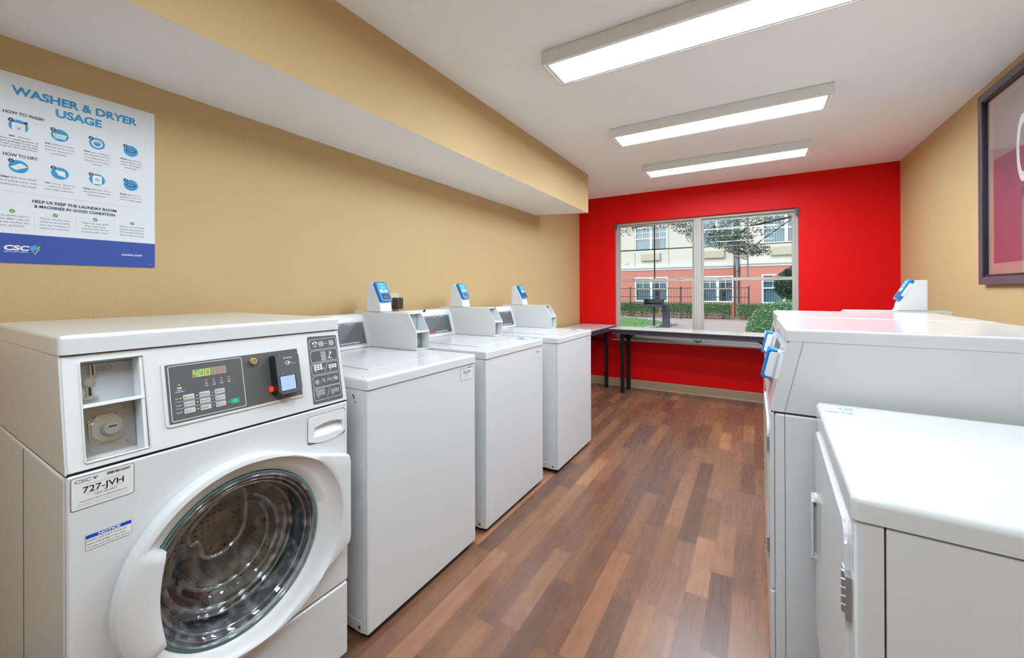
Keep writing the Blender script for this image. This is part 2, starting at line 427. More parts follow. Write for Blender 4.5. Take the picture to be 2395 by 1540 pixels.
# ------------------------------------------------------------------ id sticker shared by the machines
LOGOB = mat('logo_blue', s2l((60, 150, 215)), .5); LOGOG = mat('logo_green', s2l((110, 190, 80)), .5); LOGON = mat('logo_navy', s2l((28, 42, 110)), .5)
STICK = mat('sticker_white', (.78, .78, .77), .4)
def tri_logo(a, u, v, s, i0, layer=2):
    a.poly([(u, v+.55*s), (u+.62*s, v+.62*s), (u+.42*s, v+.18*s)], i0, layer)
    a.poly([(u+.52*s, v+.5*s), (u+.98*s, v+.78*s), (u+.84*s, v+.2*s)], i0+1, layer)
    a.poly([(u+.18*s, v+.34*s), (u+.5*s, v+.42*s), (u+.60*s, v-.12*s)], i0+2, layer+.5)
def id_sticker(number, O, U, V, w, h, parent, simple=False):
    a = Art([STICK, INKB, INKG, LOGOB, LOGOG, LOGON]); S = w/.096; Hh = h/.066
    a.rect(0, 0, w, h, 1, 1, .004*S); a.rect(.0009, .0009, w-.0009, h-.0009, 0, 1.5, .0035*S)
    def tx(s, u, v, hh, mi, ww=None, al='L', **k): a.text(s, u*S, v*Hh, hh*Hh, mi, ww*S if ww else None, al, layer=2.5, **k)
    tx('CSC', .005, .0545, .0065, 2, .024, bold=.02, slant=.2)
    tri_logo(a, .031*S, .0545*Hh, .009*S, 3, 2.5)
    x = .053; rnd = random.Random(5)
    while x < .090:
        wd = rnd.choice((.0005, .0008, .0013)); a.rect(x*S, .056*Hh, (x+wd)*S, .0615*Hh, 1, 2.5); x += wd+rnd.choice((.0005, .0009))
    tx('Please use this machine ID when reporting service', .021, .0475, .0018, 2, .056)
    tx(number, .017, .0315, .0125, 1, .062, bold=.012)
    tx('For Service:', .023, .0275, .0022, 2, .018); tx('Para Servicio:', .058, .0275, .0022, 2, .021)
    tx('1-877-264-6622', .034, .022, .0035, 1, .034)
    tx('Visit our website WWW.CSCSERVICEWORKS.COM', .012, .0145, .0026, 1, .072)
    tx('This machine is owned by CSC ServiceWorks and operated under a service', .010, .0095, .0016, 2, .076)
    tx('agreement. Machine or contents in this machine are subject to terms', .009, .0058, .0016, 2, .078)
    return a.done('id_sticker', O, U, V, parent)

# ------------------------------------------------------------------ front-loading machine (console leaning back)
W1W = .647
PU, PV = Vector((0, 1, 0)), Vector((-.05, 0, .231)).normalized()
PM = frame((0, -.011, .877), PU, PV)          # console plane frame; u measured from the photograph
PL = .2363
def front_loader(loc, rotz, label, kind, scale=None, group=None):
    t = thing('front_load_washer' if kind == 'washer' else 'front_load_dryer', loc, rotz, label, 'washing machine' if kind == 'washer' else 'dryer', group, scale)
    w = W1W
    # body shell with a hole for the drum
    b = BM(); box(b, -.735, 0, .022, -.012, w, .868, .010)
    o = fin('cabinet', b, WHITE2, t)
    if kind == 'washer':
        c = BM(); cyl(c, (.05, .316, .553), (-.5, .316, .553), .236, n=64); boolean(o, c)
    # lower front, rounded rim, round opening
    b = BM(); box(b, -.0118, .001, .276, .0, w-.001, .8705, .005, 4, edges=lambda e: max(v.co.x for v in e.verts) > -.001)
    o = fin('front_panel', b, WHITE, t)
    if kind == 'washer':
        c = BM(); cyl(c, (.05, .316, .553), (-.05, .316, .553), .212, n=72); boolean(o, c)
        c = BM(); slab(c, rrect(.515, .765, .648, .853, .010), frame((0, -.011, 0), PU, (0, 0, 1)), -.02, .05); boolean(o, c)
    b = BM(); box(b, -.0118, .001, .03, .0, w-.001, .270, .008, 4, edges=lambda e: max(v.co.x for v in e.verts) > -.001)
    fin('access_panel', b, WHITE, t)
    b = BM()
    # console housing
    prism(b, [(0, .8727), (-.05, 1.1085), (-.735, 1.1085), (-.735, .8727)], 0, w, .004, 3,
          which=lambda e: all(v.co.x > -.1 for v in e.verts))
    o = fin('console', b, WHITE, t)
    if kind == 'washer':
        c = BM(); slab(c, [(.041, .014), (.1425, .013), (.1445, .2195), (.0415, .219)], PM, -.052, .03); boolean(o, c)
    # black boxes stand in for the shade under console, lid and base
    b = BM(); box(b, -.72, .002, .8675, -.003, w-.002, .8745); box(b, -.72, .003, 1.1050, -.0535, w-.003, 1.1100)
    box(b, -.60, .03, .0, -.10, w-.03, .03)
    fin('shade_block', b, BLACK, t)
    b = BM()
    for x in (-.65, -.07):
        for y in (.05, w-.05): cyl(b, (x, y, 0), (x, y, .025), .02, n=16)
    fin('leveling_foot', b, BLACK, t)
    # console end caps seam (fine grooves)
    b = BM()
    for y in (-.0010, w-.0006):
        if kind == 'dryer':
            prism(b, [(-.040, .874), (-.0408, .8745), (-.0908, 1.109), (-.090, 1.109)], y, y+.0016)
            box(b, -.0412, y, .024, -.0400, y+.0016, .872)
        else: box(b, -.3515, y, .03, -.3505, y+.0016, .86)
    fin('side_seam', b, mat('seam_shadow_gap', (.06, .06, .06), .7), t, smooth=False)
    # lid
    b = BM(); box(b, -.738, -.0012, 1.1092, -.044, w+.0012, 1.150, .010, 4, edges=lambda e: max(v.co.z for v in e.verts) > 1.14)
    fin('lid', b, WHITE, t)
    if kind != 'washer':
        b = BM(); prism(b, [(-.075, 1.1499), (-.078, 1.1508), (-.70, 1.1508), (-.703, 1.1499)], .012, w-.012, 0)
        fin('lid_inset', b, WHITE, t)
    def washer_door():
        # ------------- door
        cy, cz = .319, .547; N_ = 112
        def hull(a):   # distance of the outer rim from the door centre along angle a
            R = .258; d = Vector((math.cos(a), math.sin(a)))
            r = R
            # tab reaching to the hinge side
            poly = [(cy, cz), (cy+R*math.cos(RAD(82)), cz+R*math.sin(RAD(82))), (.634, .702), (.641, .694), (.641, .422), (.634, .410), (cy+R*math.cos(RAD(-70)), cz+R*math.sin(RAD(-70)))]
            best = R
            for i in range(1, len(poly)-1):
                p = Vector(poly[i])-Vector((cy, cz)); q_ = Vector(poly[i+1])-Vector((cy, cz)); e = q_-p
                den = d.x*(-e.y)+d.y*e.x
                if abs(den) < 1e-9: continue
                s_ = (p.x*(-e.y)+p.y*e.x)/den; k_ = (d.x*p.y-d.y*p.x)/den
                if s_ > 0 and -1e-6 <= k_ <= 1+1e-6: best = max(best, s_)
            return best
        angs = [2*math.pi*i/N_ for i in range(N_)]
        b = BM(); rings = []
        def ring(fr): rings.append([b.verts.new((fr(a)[1], cy+fr(a)[0]*math.cos(a), cz+fr(a)[0]*math.sin(a))) for a in angs])
        sm = lambda a: max(0, min(1, (hull(a)-.258)/.06))
        rc = lambda a: .2395+.046*max(0, math.cos(a+RAD(7)))**1.4
        fl = lambda a: .0375-.008*sm(a)
        ring(lambda a: (hull(a)-.0015, .0005))
        ring(lambda a: (hull(a), .006))
        ring(lambda a: (hull(a)-.0005, fl(a)-.009))
        ring(lambda a: (hull(a)-.002, fl(a)-.004))
        ring(lambda a: (hull(a)-.005, fl(a)-.001))
        ring(lambda a: (hull(a)-.009, fl(a)))
        ring(lambda a: (rc(a)+.25*(hull(a)-.009-rc(a)), fl(a)+.0018))
        ring(lambda a: (rc(a)+.003, fl(a)+.0016))
        ring(lambda a: (rc(a)-.001, fl(a)))
        ring(lambda a: (rc(a)-.004, fl(a)-.004))
        ring(lambda a: (.214+.35*(rc(a)-.214), .0225))
        ring(lambda a: (.2105, .016)); ring(lambda a: (.2075, .010)); ring(lambda a: (.2065, -.004))
        for i in range(len(rings)-1):
            for k in range(N_): b.faces.new((rings[i][k], rings[i][(k+1) % N_], rings[i+1][(k+1) % N_], rings[i+1][k]))
        bmesh.ops.recalc_face_normals(b, faces=b.faces)
        door = fin('door', b, WHITE, t, wn_=False, angle=50)
        # handle: cover over the latch side of the ring
        b = BM(); nA = 30; grid = []
        for i in range(nA+1):
            a = RAD(148+(211-148)*i/nA); ri = (.170+.012*math.sin(math.pi*i/nA))/abs(math.cos(a)); rowv = []
            e = min(1, min(i, nA-i)/2.0)
            prof = [(.2592, .008), (.2592, .024), (.2535, .0335+.001*e), (.2465, .0375+.002*e), (.234, .0385+.0045*e), (.234-.45*(.234-ri), .0375+.0070*e), (ri+.010, .0375+.006*e), (ri+.002, .0370+.003*e), (ri, .033), (ri+.002, .008)]
            for rr, x in prof: rowv.append(b.verts.new((x, cy+rr*math.cos(a), cz+rr*math.sin(a))))
            grid.append(rowv)
        for i in range(nA):
            for j in range(len(grid[0])-1): b.faces.new((grid[i][j], grid[i+1][j], grid[i+1][j+1], grid[i][j+1]))
        for g in (grid[0], grid[-1]): b.faces.new(g)
        bmesh.ops.recalc_face_normals(b, faces=b.faces)
        fin('door_handle', b, WHITE, door, wn_=False, angle=45)
        # glass bowl
        prof = [(.2065, .010), (.200, .016), (.190, .013), (.180, .000), (.172, -.020), (.165, -.052), (.150, -.066), (.138, -.060), (.126, -.070), (.105, -.092), (.07, -.104), (.03, -.107), (0.0005, -.108)]
        b = BM(); rings = []
        for r, x in prof: rings.append([b.verts.new((x, cy+r*math.cos(a), cz+r*math.sin(a))) for a in angs[::2]])
        n2 = len(rings[0])
        for i in range(len(rings)-1):
            for k in range(n2): b.faces.new((rings[i][k], rings[i][(k+1) % n2], rings[i+1][(k+1) % n2], rings[i+1][k]))
        bmesh.ops.recalc_face_normals(b, faces=b.faces)
        for f in b.faces: f.normal_flip()
        dg = fin('door_glass', b, thin_glass('door_glass', (.82, .85, .86), .09, .015, dust=.24), door, wn_=False, angle=75)
        # moulded ridges of the bowl
        b = BM()
        Dpts = [(.205, .637), (.232, .662), (.265, .686), (.300, .703), (.322, .702), (.334, .680), (.336, .640), (.333, .600), (.322, .572), (.300, .552), (.270, .540), (.245, .545), (.230, .560), (.226, .585), (.216, .600), (.208, .596), (.200, .612)]
        sub = []
        for i in range(len(Dpts)):
            p0, p1, p2, p3 = [Vector(Dpts[(i+k) % len(Dpts)]) for k in (-1, 0, 1, 2)]
            for s_ in (0, .34, .67):
                sub.append(.5*((2*p1)+(-p0+p2)*s_+(2*p0-5*p1+4*p2-p3)*s_**2+(-p0+3*p1-3*p2+p3)*s_**3))
        tube(b, [(-.072, p.x+.028, p.y-.01) for p in sub], .0060, 8, closed=True)
        for rr, xx, a0, a1, th in ((.112, -.084, -160, 40, .0075), (.128, -.062, -60, 62, .0065), (.150, -.060, -168, 20, .0075), (.163, -.050, -120, 60, .004), (.176, .002, 0, 360, .003), (.197, .016, 0, 360, .0028), (.187, .013, 0, 360, .0015)):
            full = a1-a0 == 360
            pts = [(xx, cy+rr*math.cos(RAD(a0+(a1-a0)*i/60)), cz+rr*math.sin(RAD(a0+(a1-a0)*i/60))) for i in range(60 if full else 61)]
            tube(b, pts, th, 8, closed=full)
        b2 = BM(); tube(b2, [(.0125, cy+.2035*math.cos(a), cz+.2035*math.sin(a)) for a in angs], .0030, 8, closed=True); fin('glass_rim', b2, mat('teal_glass_rim', (.10, .26, .25), .2), door, wn_=False, angle=80)
        fin('glass_ridges', b, thin_glass('ridge_glass', (.84, .87, .88), .22, .10, dust=.35), door, wn_=False, angle=80)
        # gasket and drum
        b = BM(); g = [(.212, -.011), (.208, -.03), (.19, -.045), (.182, -.06), (.196, -.075), (.190, -.095), (.205, -.11)]
        rings = [[b.verts.new((x, cy-.003+r*math.cos(a), cz+.006+r*math.sin(a))) for a in angs[::2]] for r, x in g]
        for i in range(len(rings)-1):
            for k in range(n2): b.faces.new((rings[i][k], rings[i][(k+1) % n2], rings[i+1][(k+1) % n2], rings[i+1][k]))
        fin('gasket', b, RUBBER, t, wn_=False, angle=80)
        b = BM(); g = [(.205, -.112), (.232, -.12), (.235, -.40), (.20, -.43), (.05, -.445), (.001, -.446)]
        rings = [[b.verts.new((x, cy-.003+r*math.cos(a), cz+.006+r*math.sin(a))) for a in angs[::2]] for r, x in g]
        for i in range(len(rings)-1):
            for k in range(n2): b.faces.new((rings[i][k], rings[i][(k+1) % n2], rings[i+1][(k+1) % n2], rings[i+1][k]))
        for a0 in (40, 160, 280):
            ca, sa = math.cos(RAD(a0)), math.sin(RAD(a0))
            prism(b, [(-.14, -.03), (-.14, .03), (-.38, .03), (-.38, -.03)], 0, .045, .01, M=Matrix.Translation((0, cy+.18*ca, cz+.18*sa)) @ Matrix.Rotation(RAD(a0-90), 4, 'X'))
        drum_m = bpy.data.materials.get('drum_steel')
        if not drum_m:
            drum_m = mat('drum_steel', (.62, .55, .49), .42, metal=.25); nt = drum_m.node_tree
            tc = nt.nodes.new('ShaderNodeTexCoord'); vo = nt.nodes.new('ShaderNodeTexVoronoi'); vo.inputs['Scale'].default_value = 55; vo.inputs['Randomness'].default_value = .05
            nt.links.new(tc.outputs['Object'], vo.inputs['Vector'])
            mr = nt.nodes.new('ShaderNodeMapRange'); mr.inputs[1].default_value = .16; mr.inputs[2].default_value = .24; nt.links.new(vo.outputs['Distance'], mr.inputs[0])
            mx = nt.nodes.new('ShaderNodeMix'); mx.data_type = 'RGBA'; mx.inputs[6].default_value = (.01, .01, .01, 1); mx.inputs[7].default_value = (.62, .55, .49, 1)
            nt.links.new(mr.outputs[0], mx.inputs[0]); nt.links.new(mx.outputs[2], nt.nodes['Principled BSDF'].inputs['Base Color'])
        fin('drum', b, drum_m, t, wn_=False, angle=50)
    if kind == 'washer': washer_door()
    else:
        FD = frame((0, 0, 0), PU, (0, 0, 1))
        b = BM(); slab(b, rrect(.065, .315, .582, .815, .045, 8), FD, -.002, .006, .004, seg=3); dd = fin('door', b, WHITE, t)
        c = BM(); slab(c, rrect(.085, .49, .115, .64, .012, 6), FD, -.001, .02); boolean(dd, c)
        b = BM(); slab(b, rrect(.580, .72, .600, .77, .001, 2), FD, 0, .0075); fin('hinge', b, CHROME, dd)
        b = BM(); slab(b, rrect(.580, .37, .600, .42, .001, 2), FD, 0, .0075); fin('hinge', b, CHROME, dd)
    if kind == 'washer':
        # ------------- coin recess
        b = BM(); M2 = PM @ Matrix.Translation((0, 0, -.045))
        slab(b, [(.0405, .120), (.135, .120), (.1365, .2165), (.0405, .2165)], M2, -.004, 0)
        cs = fin('coin_slot_plate', b, GREYMETAL, t)
        b = BM(); slab(b, [(.134, .0125), (.1405, .0125), (.143, .2185), (.1365, .2185)], PM, -.047, -.002); fin('recess_wall', b, PLASTIC, t)
        b = BM(); slab(b, rrect(.064, .190, .0735, .2155, .003), M2, 0, .004, .001); slab(b, [(.0735, .195), (.0755, .186), (.066, .182), (.062, .190), (.064, .195)], M2, 0, .0035, .001)
        slab(b, [(.061+.0105*math.cos(RAD(a)), .1775+.0095*math.sin(RAD(a))) for a in range(0, 360, 18)], M2, 0, .008, .002)
        slab(b, rrect(.0575, .142, .067, .170, .002), M2, 0, .0028, .001); slab(b, rrect(.050, .140, .074, .146, .003), M2, 0, .010, .001)
        fin('coin_slot', b, CHROME, cs)
        b = BM(); slab(b, rrect(.0675, .192, .0698, .214, .0008), M2, .004, .0044); slab(b, rrect(.0605, .148, .0645, .1665, .001), M2, .0028, .0032)
        fin('slot_opening', b, BLACK, cs, smooth=False)
        a = Art([GREYMETAL, INKB]); 
        a.line([(.074, .2045), (.079, .2085), (.096, .2085), (.101, .2045), (.096, .2005), (.079, .2005)], .0005, 1, 1, True); a.text('25¢', .0875, .2028, .0036, 1, None, 'C', 2)
        o_ = M2 @ Vector((0, 0, 0)); a.done('price_mark', o_, PU, PV, cs)
        b = BM(); slab(b, [(.0415, .1225), (.1420, .1225), (.1423, .1275), (.1360, .1305), (.0415, .1305)], PM, -.046, -.0005, .0008)
        fin('coin_shelf', b, PLASTIC, t)
        # coin vault
        b = BM(); M3 = PM @ Matrix.Translation((0, 0, -.046))
        slab(b, rrect(.0415, .024, .1325, .121, .002), M3, -.004, 0)
        for u, v in ((.046, .112), (.121, .111), (.046, .036), (.120, .035)):
            slab(b, [(u+.005*math.cos(RAD(a)), v+.005*math.sin(RAD(a))) for a in range(0, 360, 24)], M3, 0, .003, .0015)
        cv = fin('coin_vault', b, STEEL, t)
        b = BM(); slab(b, rrect(.056, .044, .1105, .103, .014), M3, 0, .006, .004, seg=3); slab(b, rrect(.060, .048, .106, .098, .012), M3, .005, .010, .003)
        fin('lock_escutcheon', b, CHROME, cv)
        b = BM(); cy_ = [(.089+.0155*math.cos(RAD(a)), .070+.0155*math.sin(RAD(a))) for a in range(0, 360, 12)]
        slab(b, cy_, M3, .008, .020, .002); slab(b, [(.089+(u-.089)*.85, .070+(v-.070)*.85) for u, v in cy_], M3, .02, .023, .001)
        lk = fin('vault_lock', b, STEEL, cv)
        b = BM(); slab(b, rrect(.083, .0735, .0965, .0762, .0008), M3, .023, .0235); fin('keyhole', b, BLACK, lk, smooth=False)
        a = Art([STEEL, INKW]); a.text('GREENWALD', .0, 0, .0035, 1, .026); a.done('embossed_lettering', M3 @ Vector((.049, .058, 0)), PV, -PU, cv)
        # recess rims
        b = BM(); tube(b, [PM @ Vector((u, v, 0)) for u, v in rrect(.0395, .0115, .1440, .2205, .004, 3)], .0016, 6, closed=True)
        fin('recess_rim', b, WHITE, t)
        # ------------- control overlay
        b = BM(); slab(b, rrect(.1735, .043, .513, .196, .006), PM, -.001, .0025, .0018)
        bz = fin('control_bezel', b, WHITE, t)
        a = Art([GREYP, GREYL, INKW]); O0 = PM @ Vector((0, 0, .0026))
        a.rect(.180, .0495, .505, .1895, 0, 1, .002)
        a.line(rrect(.1855, .0545, .347, .1852, .004, 4), .0013, 2, 2, True)
        for k, (u, v) in enumerate(((.260, .139), (.277, .139), (.294, .139), (.311, .139))):
            s_ = ('WASH', 'RINSE', 'SPIN', 'DOOR')[k]
            a.text(s_, u+.001, v-.0145, .0022, 2, .0075, 'C', 2, bold=.02); a.ring(u+.001, v-.0075, .0022, .0006, 2, 2)
        a.text('INSERT', .2045, .1245, .0022, 2, .011, 'C', 2, bold=.02); a.text('COINS/CARDS', .2045, .1205, .0022, 2, .019, 'C', 2, bold=.02)
        a.rect(.2005, .1295, .209, .1325, 2, 2)
        for k, s_ in enumerate(('Soil', 'Cycle', 'Temp')): a.text(s_, .1945, .1045-.0165*k, .0028, 2, .0085 if k else .006, 'L', 2, bold=.01)
        for v in (.098, .0815): a.rect(.194, v, .300, v+.0007, 2, 2)
        a.text('KIOSOFT', .490, .0525, .0012, 2, .008, 'L', 2)
        ov = a.done('control_overlay', O0, PU, PV, t)
        # display
        GRN = mat('display_green', (.1, .6, .02), .4, emit=((.22, 1.0, .03), 1.0)); DISP = mat('display_window', (.33, .25, .19), .25); SEGO = mat('display_segment_off', (.42, .33, .27), .3)
        a = Art([DISP, GRN, SEGO]); a.rect(.2325, .1495, .3085, .1700, 0, 1)
        def seven(u, v, w_, h_, segs, mi):
            P = {'a': ((0, 1), (1, 1)), 'b': ((1, 1), (1, .5)), 'c': ((1, .5), (1, 0)), 'd': ((0, 0), (1, 0)), 'e': ((0, 0), (0, .5)), 'f': ((0, .5), (0, 1)), 'g': ((0, .5), (1, .5))}
            for s_ in segs:
                (x0, y0), (x1, y1) = P[s_]
                a.line([(u+x0*w_+.12*h_*y0, v+y0*h_), (u+x1*w_+.12*h_*y1, v+y1*h_)], .0014, mi, 2)
        for k, s_ in enumerate(('fgbc', 'abcdef', 'abcdef')): seven(.2350+.0130*k, .1520, .0080, .0145, s_, 1)
        for k in range(3): seven(.2755+.0110*k, .1530, .0065, .0125, 'abcdefg', 2)
        a.disc(.2462, .1520, .0010, 1, 2)
        a.done('display', O0+Vector((0, 0, 0)), PU, PV, t, push=.0012)
        # keys
        KEY = mat('key_grey', (.55, .55, .54), .4); KG = mat('key_green', (.0, .45, .2), .4)
        names = [['LIGHT', 'MEDIUM', 'HEAVY'], ['NORMAL', 'PERM PRESS', 'DELICATE'], ['HOT', 'WARM', 'COLD']]
        for r_ in range(3):
            for c_ in range(3):
                u = .2215+.0335*c_; v = .1062-.0165*r_
                b = BM(); slab(b, rrect(u-.0115, v-.0062, u+.0115, v+.0062, .0018, 3), PM, .003, .0044, .0006)
                k_ = fin('key', b, KEY, t)
                a = Art([KEY, INKB]); a.text(names[r_][c_], u-.0035, v-.0012, .0023, 1, min(.0125, .0024*len(names[r_][c_])), 'L', 1); a.ring(u-.0075, v, .0018, .0006, 1, 1, 8)
                a.done('key_mark', PM @ Vector((0, 0, .0046)), PU, PV, k_)
        b = BM(); slab(b, rrect(.3105, .0665, .3315, .0795, .0018, 3), PM, .003, .0044, .0006); k_ = fin('start_key', b, KG, t)
        k_['label'] = 'green start key'
        a = Art([KG, INKW]); a.text('START', .321, .0735, .0022, 1, .010, 'C', 1); a.rect(.3195, .0695, .3225, .0705, 1, 1); a.done('key_mark', PM @ Vector((0, 0, .0046)), PU, PV, k_)
        LEDG = mat('led_green', (.05, .3, .02), .4, emit=((.3, 1, .1), 1.0)); LEDO = mat('led_off', (.5, .5, .48), .4)
        lit = {(.2045, .1385): 1}
        pts = [(.2045, .1385)]+[(u+.001, .139) for u in (.260, .277, .294, .311)]
        for r_ in range(3):
            for c_ in range(3): pts.append((.2215+.0335*c_-.0165, .1062-.0165*r_)); 
        pts.append((.3065, .0735)); on = {0, 5, 9, 12}
        for k, (u, v) in enumerate(pts):
            b = BM(); slab(b, [(u+.0016*math.cos(RAD(a_)), v+.0016*math.sin(RAD(a_))) for a_ in range(0, 360, 45)], PM, .0028, .0036)
            fin('indicator_light', b, LEDG if k in on else LEDO, t, smooth=False)
        # key switch
        b = BM(); O_ = PM @ Vector((.3745, .1695, .002)); n_ = (PM.to_3x3() @ Vector((0, 0, 1)))
        cyl(b, O_, O_+n_*.009, .0105, .0095, 28); cyl(b, O_+n_*.009, O_+n_*.012, .0088, .0075, 28)
        BR = mat('brass_lock', (.72, .62, .42), .25, metal=1); ks = fin('key_switch', b, BR, t)
        b = BM(); tube(b, [O_+n_*.0121+PU*.0035*math.cos(RAD(a))+PV*.0035*math.sin(RAD(a)) for a in range(0, 360, 30)], .0007, 5, closed=True); box(b, -.0006, -.0006, 0, .0006, .0006, .0012, M=Matrix.Translation(O_+n_*.0118+PV*.0045))
        fin('keyway', b, BLACK, ks)
        # card reader
        b = BM(); slab(b, rrect(.419, .062, .487, .178, .006), PM, 0, .034, .003, seg=3)
        cr = fin('card_reader', b, mat('reader_black', (.02, .02, .022), .35), t)
        b = BM(); slab(b, rrect(.4195, .0625, .4865, .1775, .007), PM, .030, .0385, .0035, seg=3)
        fin('reader_face', b, mat('reader_grey', (.10, .10, .11), .38), cr)
        a = Art([SCREEN, INKW, mat('reader_screen', (.25, .35, .55), .2, emit=((.33, .46, .78), .55)), INKB, STICK])
        a.rect(.4245, .0715, .4705, .1145, 3, 1); a.rect(.4255, .0725, .4675, .1130, 2, 1.5)
        a.disc(.4335, .1185, .0008, 1, 1.5); a.done('reader_screen', PM @ Vector((0, 0, .0387)), PU, PV, cr)
        a = Art([SCREEN, INKW])
        a.text('KIOSOFT', .446, .1625, .0035, 1, .020, 'L', 1.5, bold=.02); a.ring(.4425, .1642, .0018, .001, 1, 1.5)
        for rr in (.004, .0062): a.line([(.452+rr*1.3*math.cos(RAD(q_)), .150+rr*math.sin(RAD(q_))) for q_ in range(60, 301, 20)], .0008, 1, 1.5)
        a.line([(.453, .153), (.462, .149), (.466, .145)], .0012, 1, 1.5); a.disc(.4545, .150, .0030, 1, 1.5); a.text('Pay', .470, .1460, .0025, 1, None, 'L', 1.5)
        a.done('reader_marking', PM @ Vector((0, 0, .0387)), PU, PV, cr)
        b = BM(); slab(b, rrect(.4105, .076, .4195, .091, .003), PM, .002, .010, .002); k_ = fin('reader_connector', b, mat('red_connector', (.7, .03, .01), .4, emit=((1, .08, .02), .6)), cr)  # red connector, no lamp; a little glow is put into its colour
        # instruction plate
        a = Art([GREYP, INKW]); a.poly([(.538+.0, .0125), (.541, .0105), (.637, .0085), (.641, .0115), (.6465, .2145), (.643, .2185), (.548, .2215), (.5435, .219)], 0, 1)
        cellv = [(.178, .211), (.138, .174), (.099, .134), (.059, .095), (.0195, .056)]
        for k, (v0, v1) in enumerate(cellv):
            sh = .0012*(4-k)
            u0, u1 = .5430+sh, .6370+sh
            P_ = rrect(u0, v0, u1, v1, .003, 3); P_ = P_[:8]+[(u0+.006, v1), (u0+.004, v1-.005), (u0, v1-.006)]+P_[12:]
            a.line(P_, .0010, 1, 2, True)
            a.text(str(k+1), u0-.0015, v1-.0035, .0035, 1, None, 'L', 2)
            c_ = (v0+v1)/2; m_ = (u0+u1)/2
            if k == 0:
                a.poly([(u0+.014, c_-.008), (u0+.023, c_-.008), (u0+.023, c_+.003), (u0+.026, c_+.001), (u0+.028, c_+.005), (u0+.022, c_+.009), (u0+.015, c_+.009), (u0+.009, c_+.005), (u0+.011, c_+.001), (u0+.014, c_+.003)], 1, 2)
                a.poly([(u0+.0155, c_-.0065), (u0+.0215, c_-.0065), (u0+.0215, c_+.007), (u0+.0155, c_+.007)], 0, 2.6)
                for q_ in (u0+.040, u0+.076):
                    a.line([(q_-.007, c_-.008), (q_+.003, c_-.008)], .001, 1, 2); a.line([(q_-.007, c_-.008), (q_-.007, c_+.008), (q_+.003, c_+.008)], .001, 1, 2)
                    a.ring(q_, c_, .0055, .0012, 1, 2, 16); a.line([(q_+.003, c_-.008), (q_+.008, c_-.004), (q_+.009, c_+.002), (q_+.004, c_+.008)], .0014, 1, 2)
                    a.disc(q_, c_, .0025, 1, 2, 10)
                a.line([(u0+.030, c_), (u0+.037, c_)], .0012, 1, 2); a.line([(u0+.056, c_+.002), (u0+.060, c_), (u0+.056, c_-.002)], .001, 1, 2, True)
            if k == 1:
                for i in range(2):
                    for j in range(3): a.line(rrect(m_-.011+i*.009, v0+.003+j*.010, m_-.004+i*.009, v0+.011+j*.010, .001, 2), .0008, 1, 2, True); a.rect(m_-.009+i*.009, v0+.005+j*.010, m_-.006+i*.009, v0+.008+j*.010, 1, 2.3)
                a.line([(m_+.016, v0+.008), (m_+.019, v0+.018), (m_+.025, v0+.026)], .0028, 1, 2); a.ring(m_+.022, v0+.025, .004, .0012, 1, 2, 12); a.line([(m_+.012, v0+.009), (m_+.026, v0+.006)], .0022, 1, 2)
            if k in (2, 4):
                fill = k == 2
                for ox, nx in ((u0+.008, 3), (m_+.012, 3)):
                    rows = 3 if ox < m_ else 2
                    for i in range(nx):
                        for j in range(rows):
                            x_, y_ = ox+i*.010, c_-.004+j*.0065
                            if fill: a.rect(x_, y_, x_+.008, y_+.005, 1, 2, .001)
                            else: a.line(rrect(x_, y_, x_+.0075, y_+.005, .0012, 2), .0009, 1, 2, True)
                    a.ring(ox+.005, c_-.008, .0025, .0008, 1, 2, 10)
                a.line([(m_-.004, v0+.005), (m_+.008, v1-.004)], .0009, 1, 2)
                if fill: a.line(rrect(m_-.012, c_-.003, m_-.004, c_+.002, .0015, 2), .0008, 1, 2, True)
            if k == 3:
                a.ring(u0+.014, c_-.001, .0065, .0012, 1, 2, 16); a.disc(u0+.014, c_-.001, .003, 1, 2, 10)
                for q_ in (.026, .047, .066): a.line([(u0+q_, c_-.008), (u0+q_+.006, c_+.008)], .0009, 1, 2)
                a.line([(u0+.036, c_-.005), (u0+.036, c_+.006), (u0+.040, c_+.004), (u0+.0415, c_), (u0+.040, c_-.004)], .0012, 1, 2, True)
                a.line(rrect(u0+.054, c_-.002, u0+.063, c_+.004, .0015, 2), .0012, 1, 2, True); a.ring(u0+.079, c_+.001, .0055, .0014, 1, 2, 14); a.ring(u0+.085, c_-.001, .003, .0009, 1, 2, 10); a.disc(u0+.079, c_+.001, .0025, 1, 2, 8)
        a.done('instruction_plate', PM @ Vector((0, 0, 0)), PU, PV, t, push=.0008)
        # detergent drawer
        FM = frame((0, -.011, 0), PU, (0, 0, 1))
        dp = rrect(.5175, .768, .6455, .851, .009); dp = [(u, v-(0.010*math.sin(math.pi*(u-.5175)/.128) if v < .80 else 0)+(.0 if v > .8 else .0035)) for u, v in dp]
        low = [(.5265+.110*i/10, .7715-.0085*math.sin(math.pi*i/10)) for i in range(11)]
        dp = low+[p for p in rrect(.5175, .770, .6455, .851, .009) if p[1] > .775]
        b = BM(); slab(b, dp, FM, -.02, .0022, .002); dr = fin('detergent_drawer', b, PLASTIC, t)
        c = BM(); slab(c, [(.536, .7845)]+[(.5365, .808), (.5375, .8145)]+[(.5375+.098*i/8, .8145+.009*math.sin(math.pi*i/8)) for i in range(1, 8)]+[(.6355, .8145), (.6365, .806), (.6365, .7845)], FM, -.016, .01); boolean(dr, c)
        b = BM(); t_ = BM()
        for (u, v, n_) in ((.536, .7845, .0012), (.6365, .7845, .0012), (.6365, .812, -.0165), (.536, .812, -.0165)): t_.verts.new(FM @ Vector((u, v, n_)))
        t_.verts.ensure_lookup_table(); t_.faces.new(t_.verts); merge(b, t_)
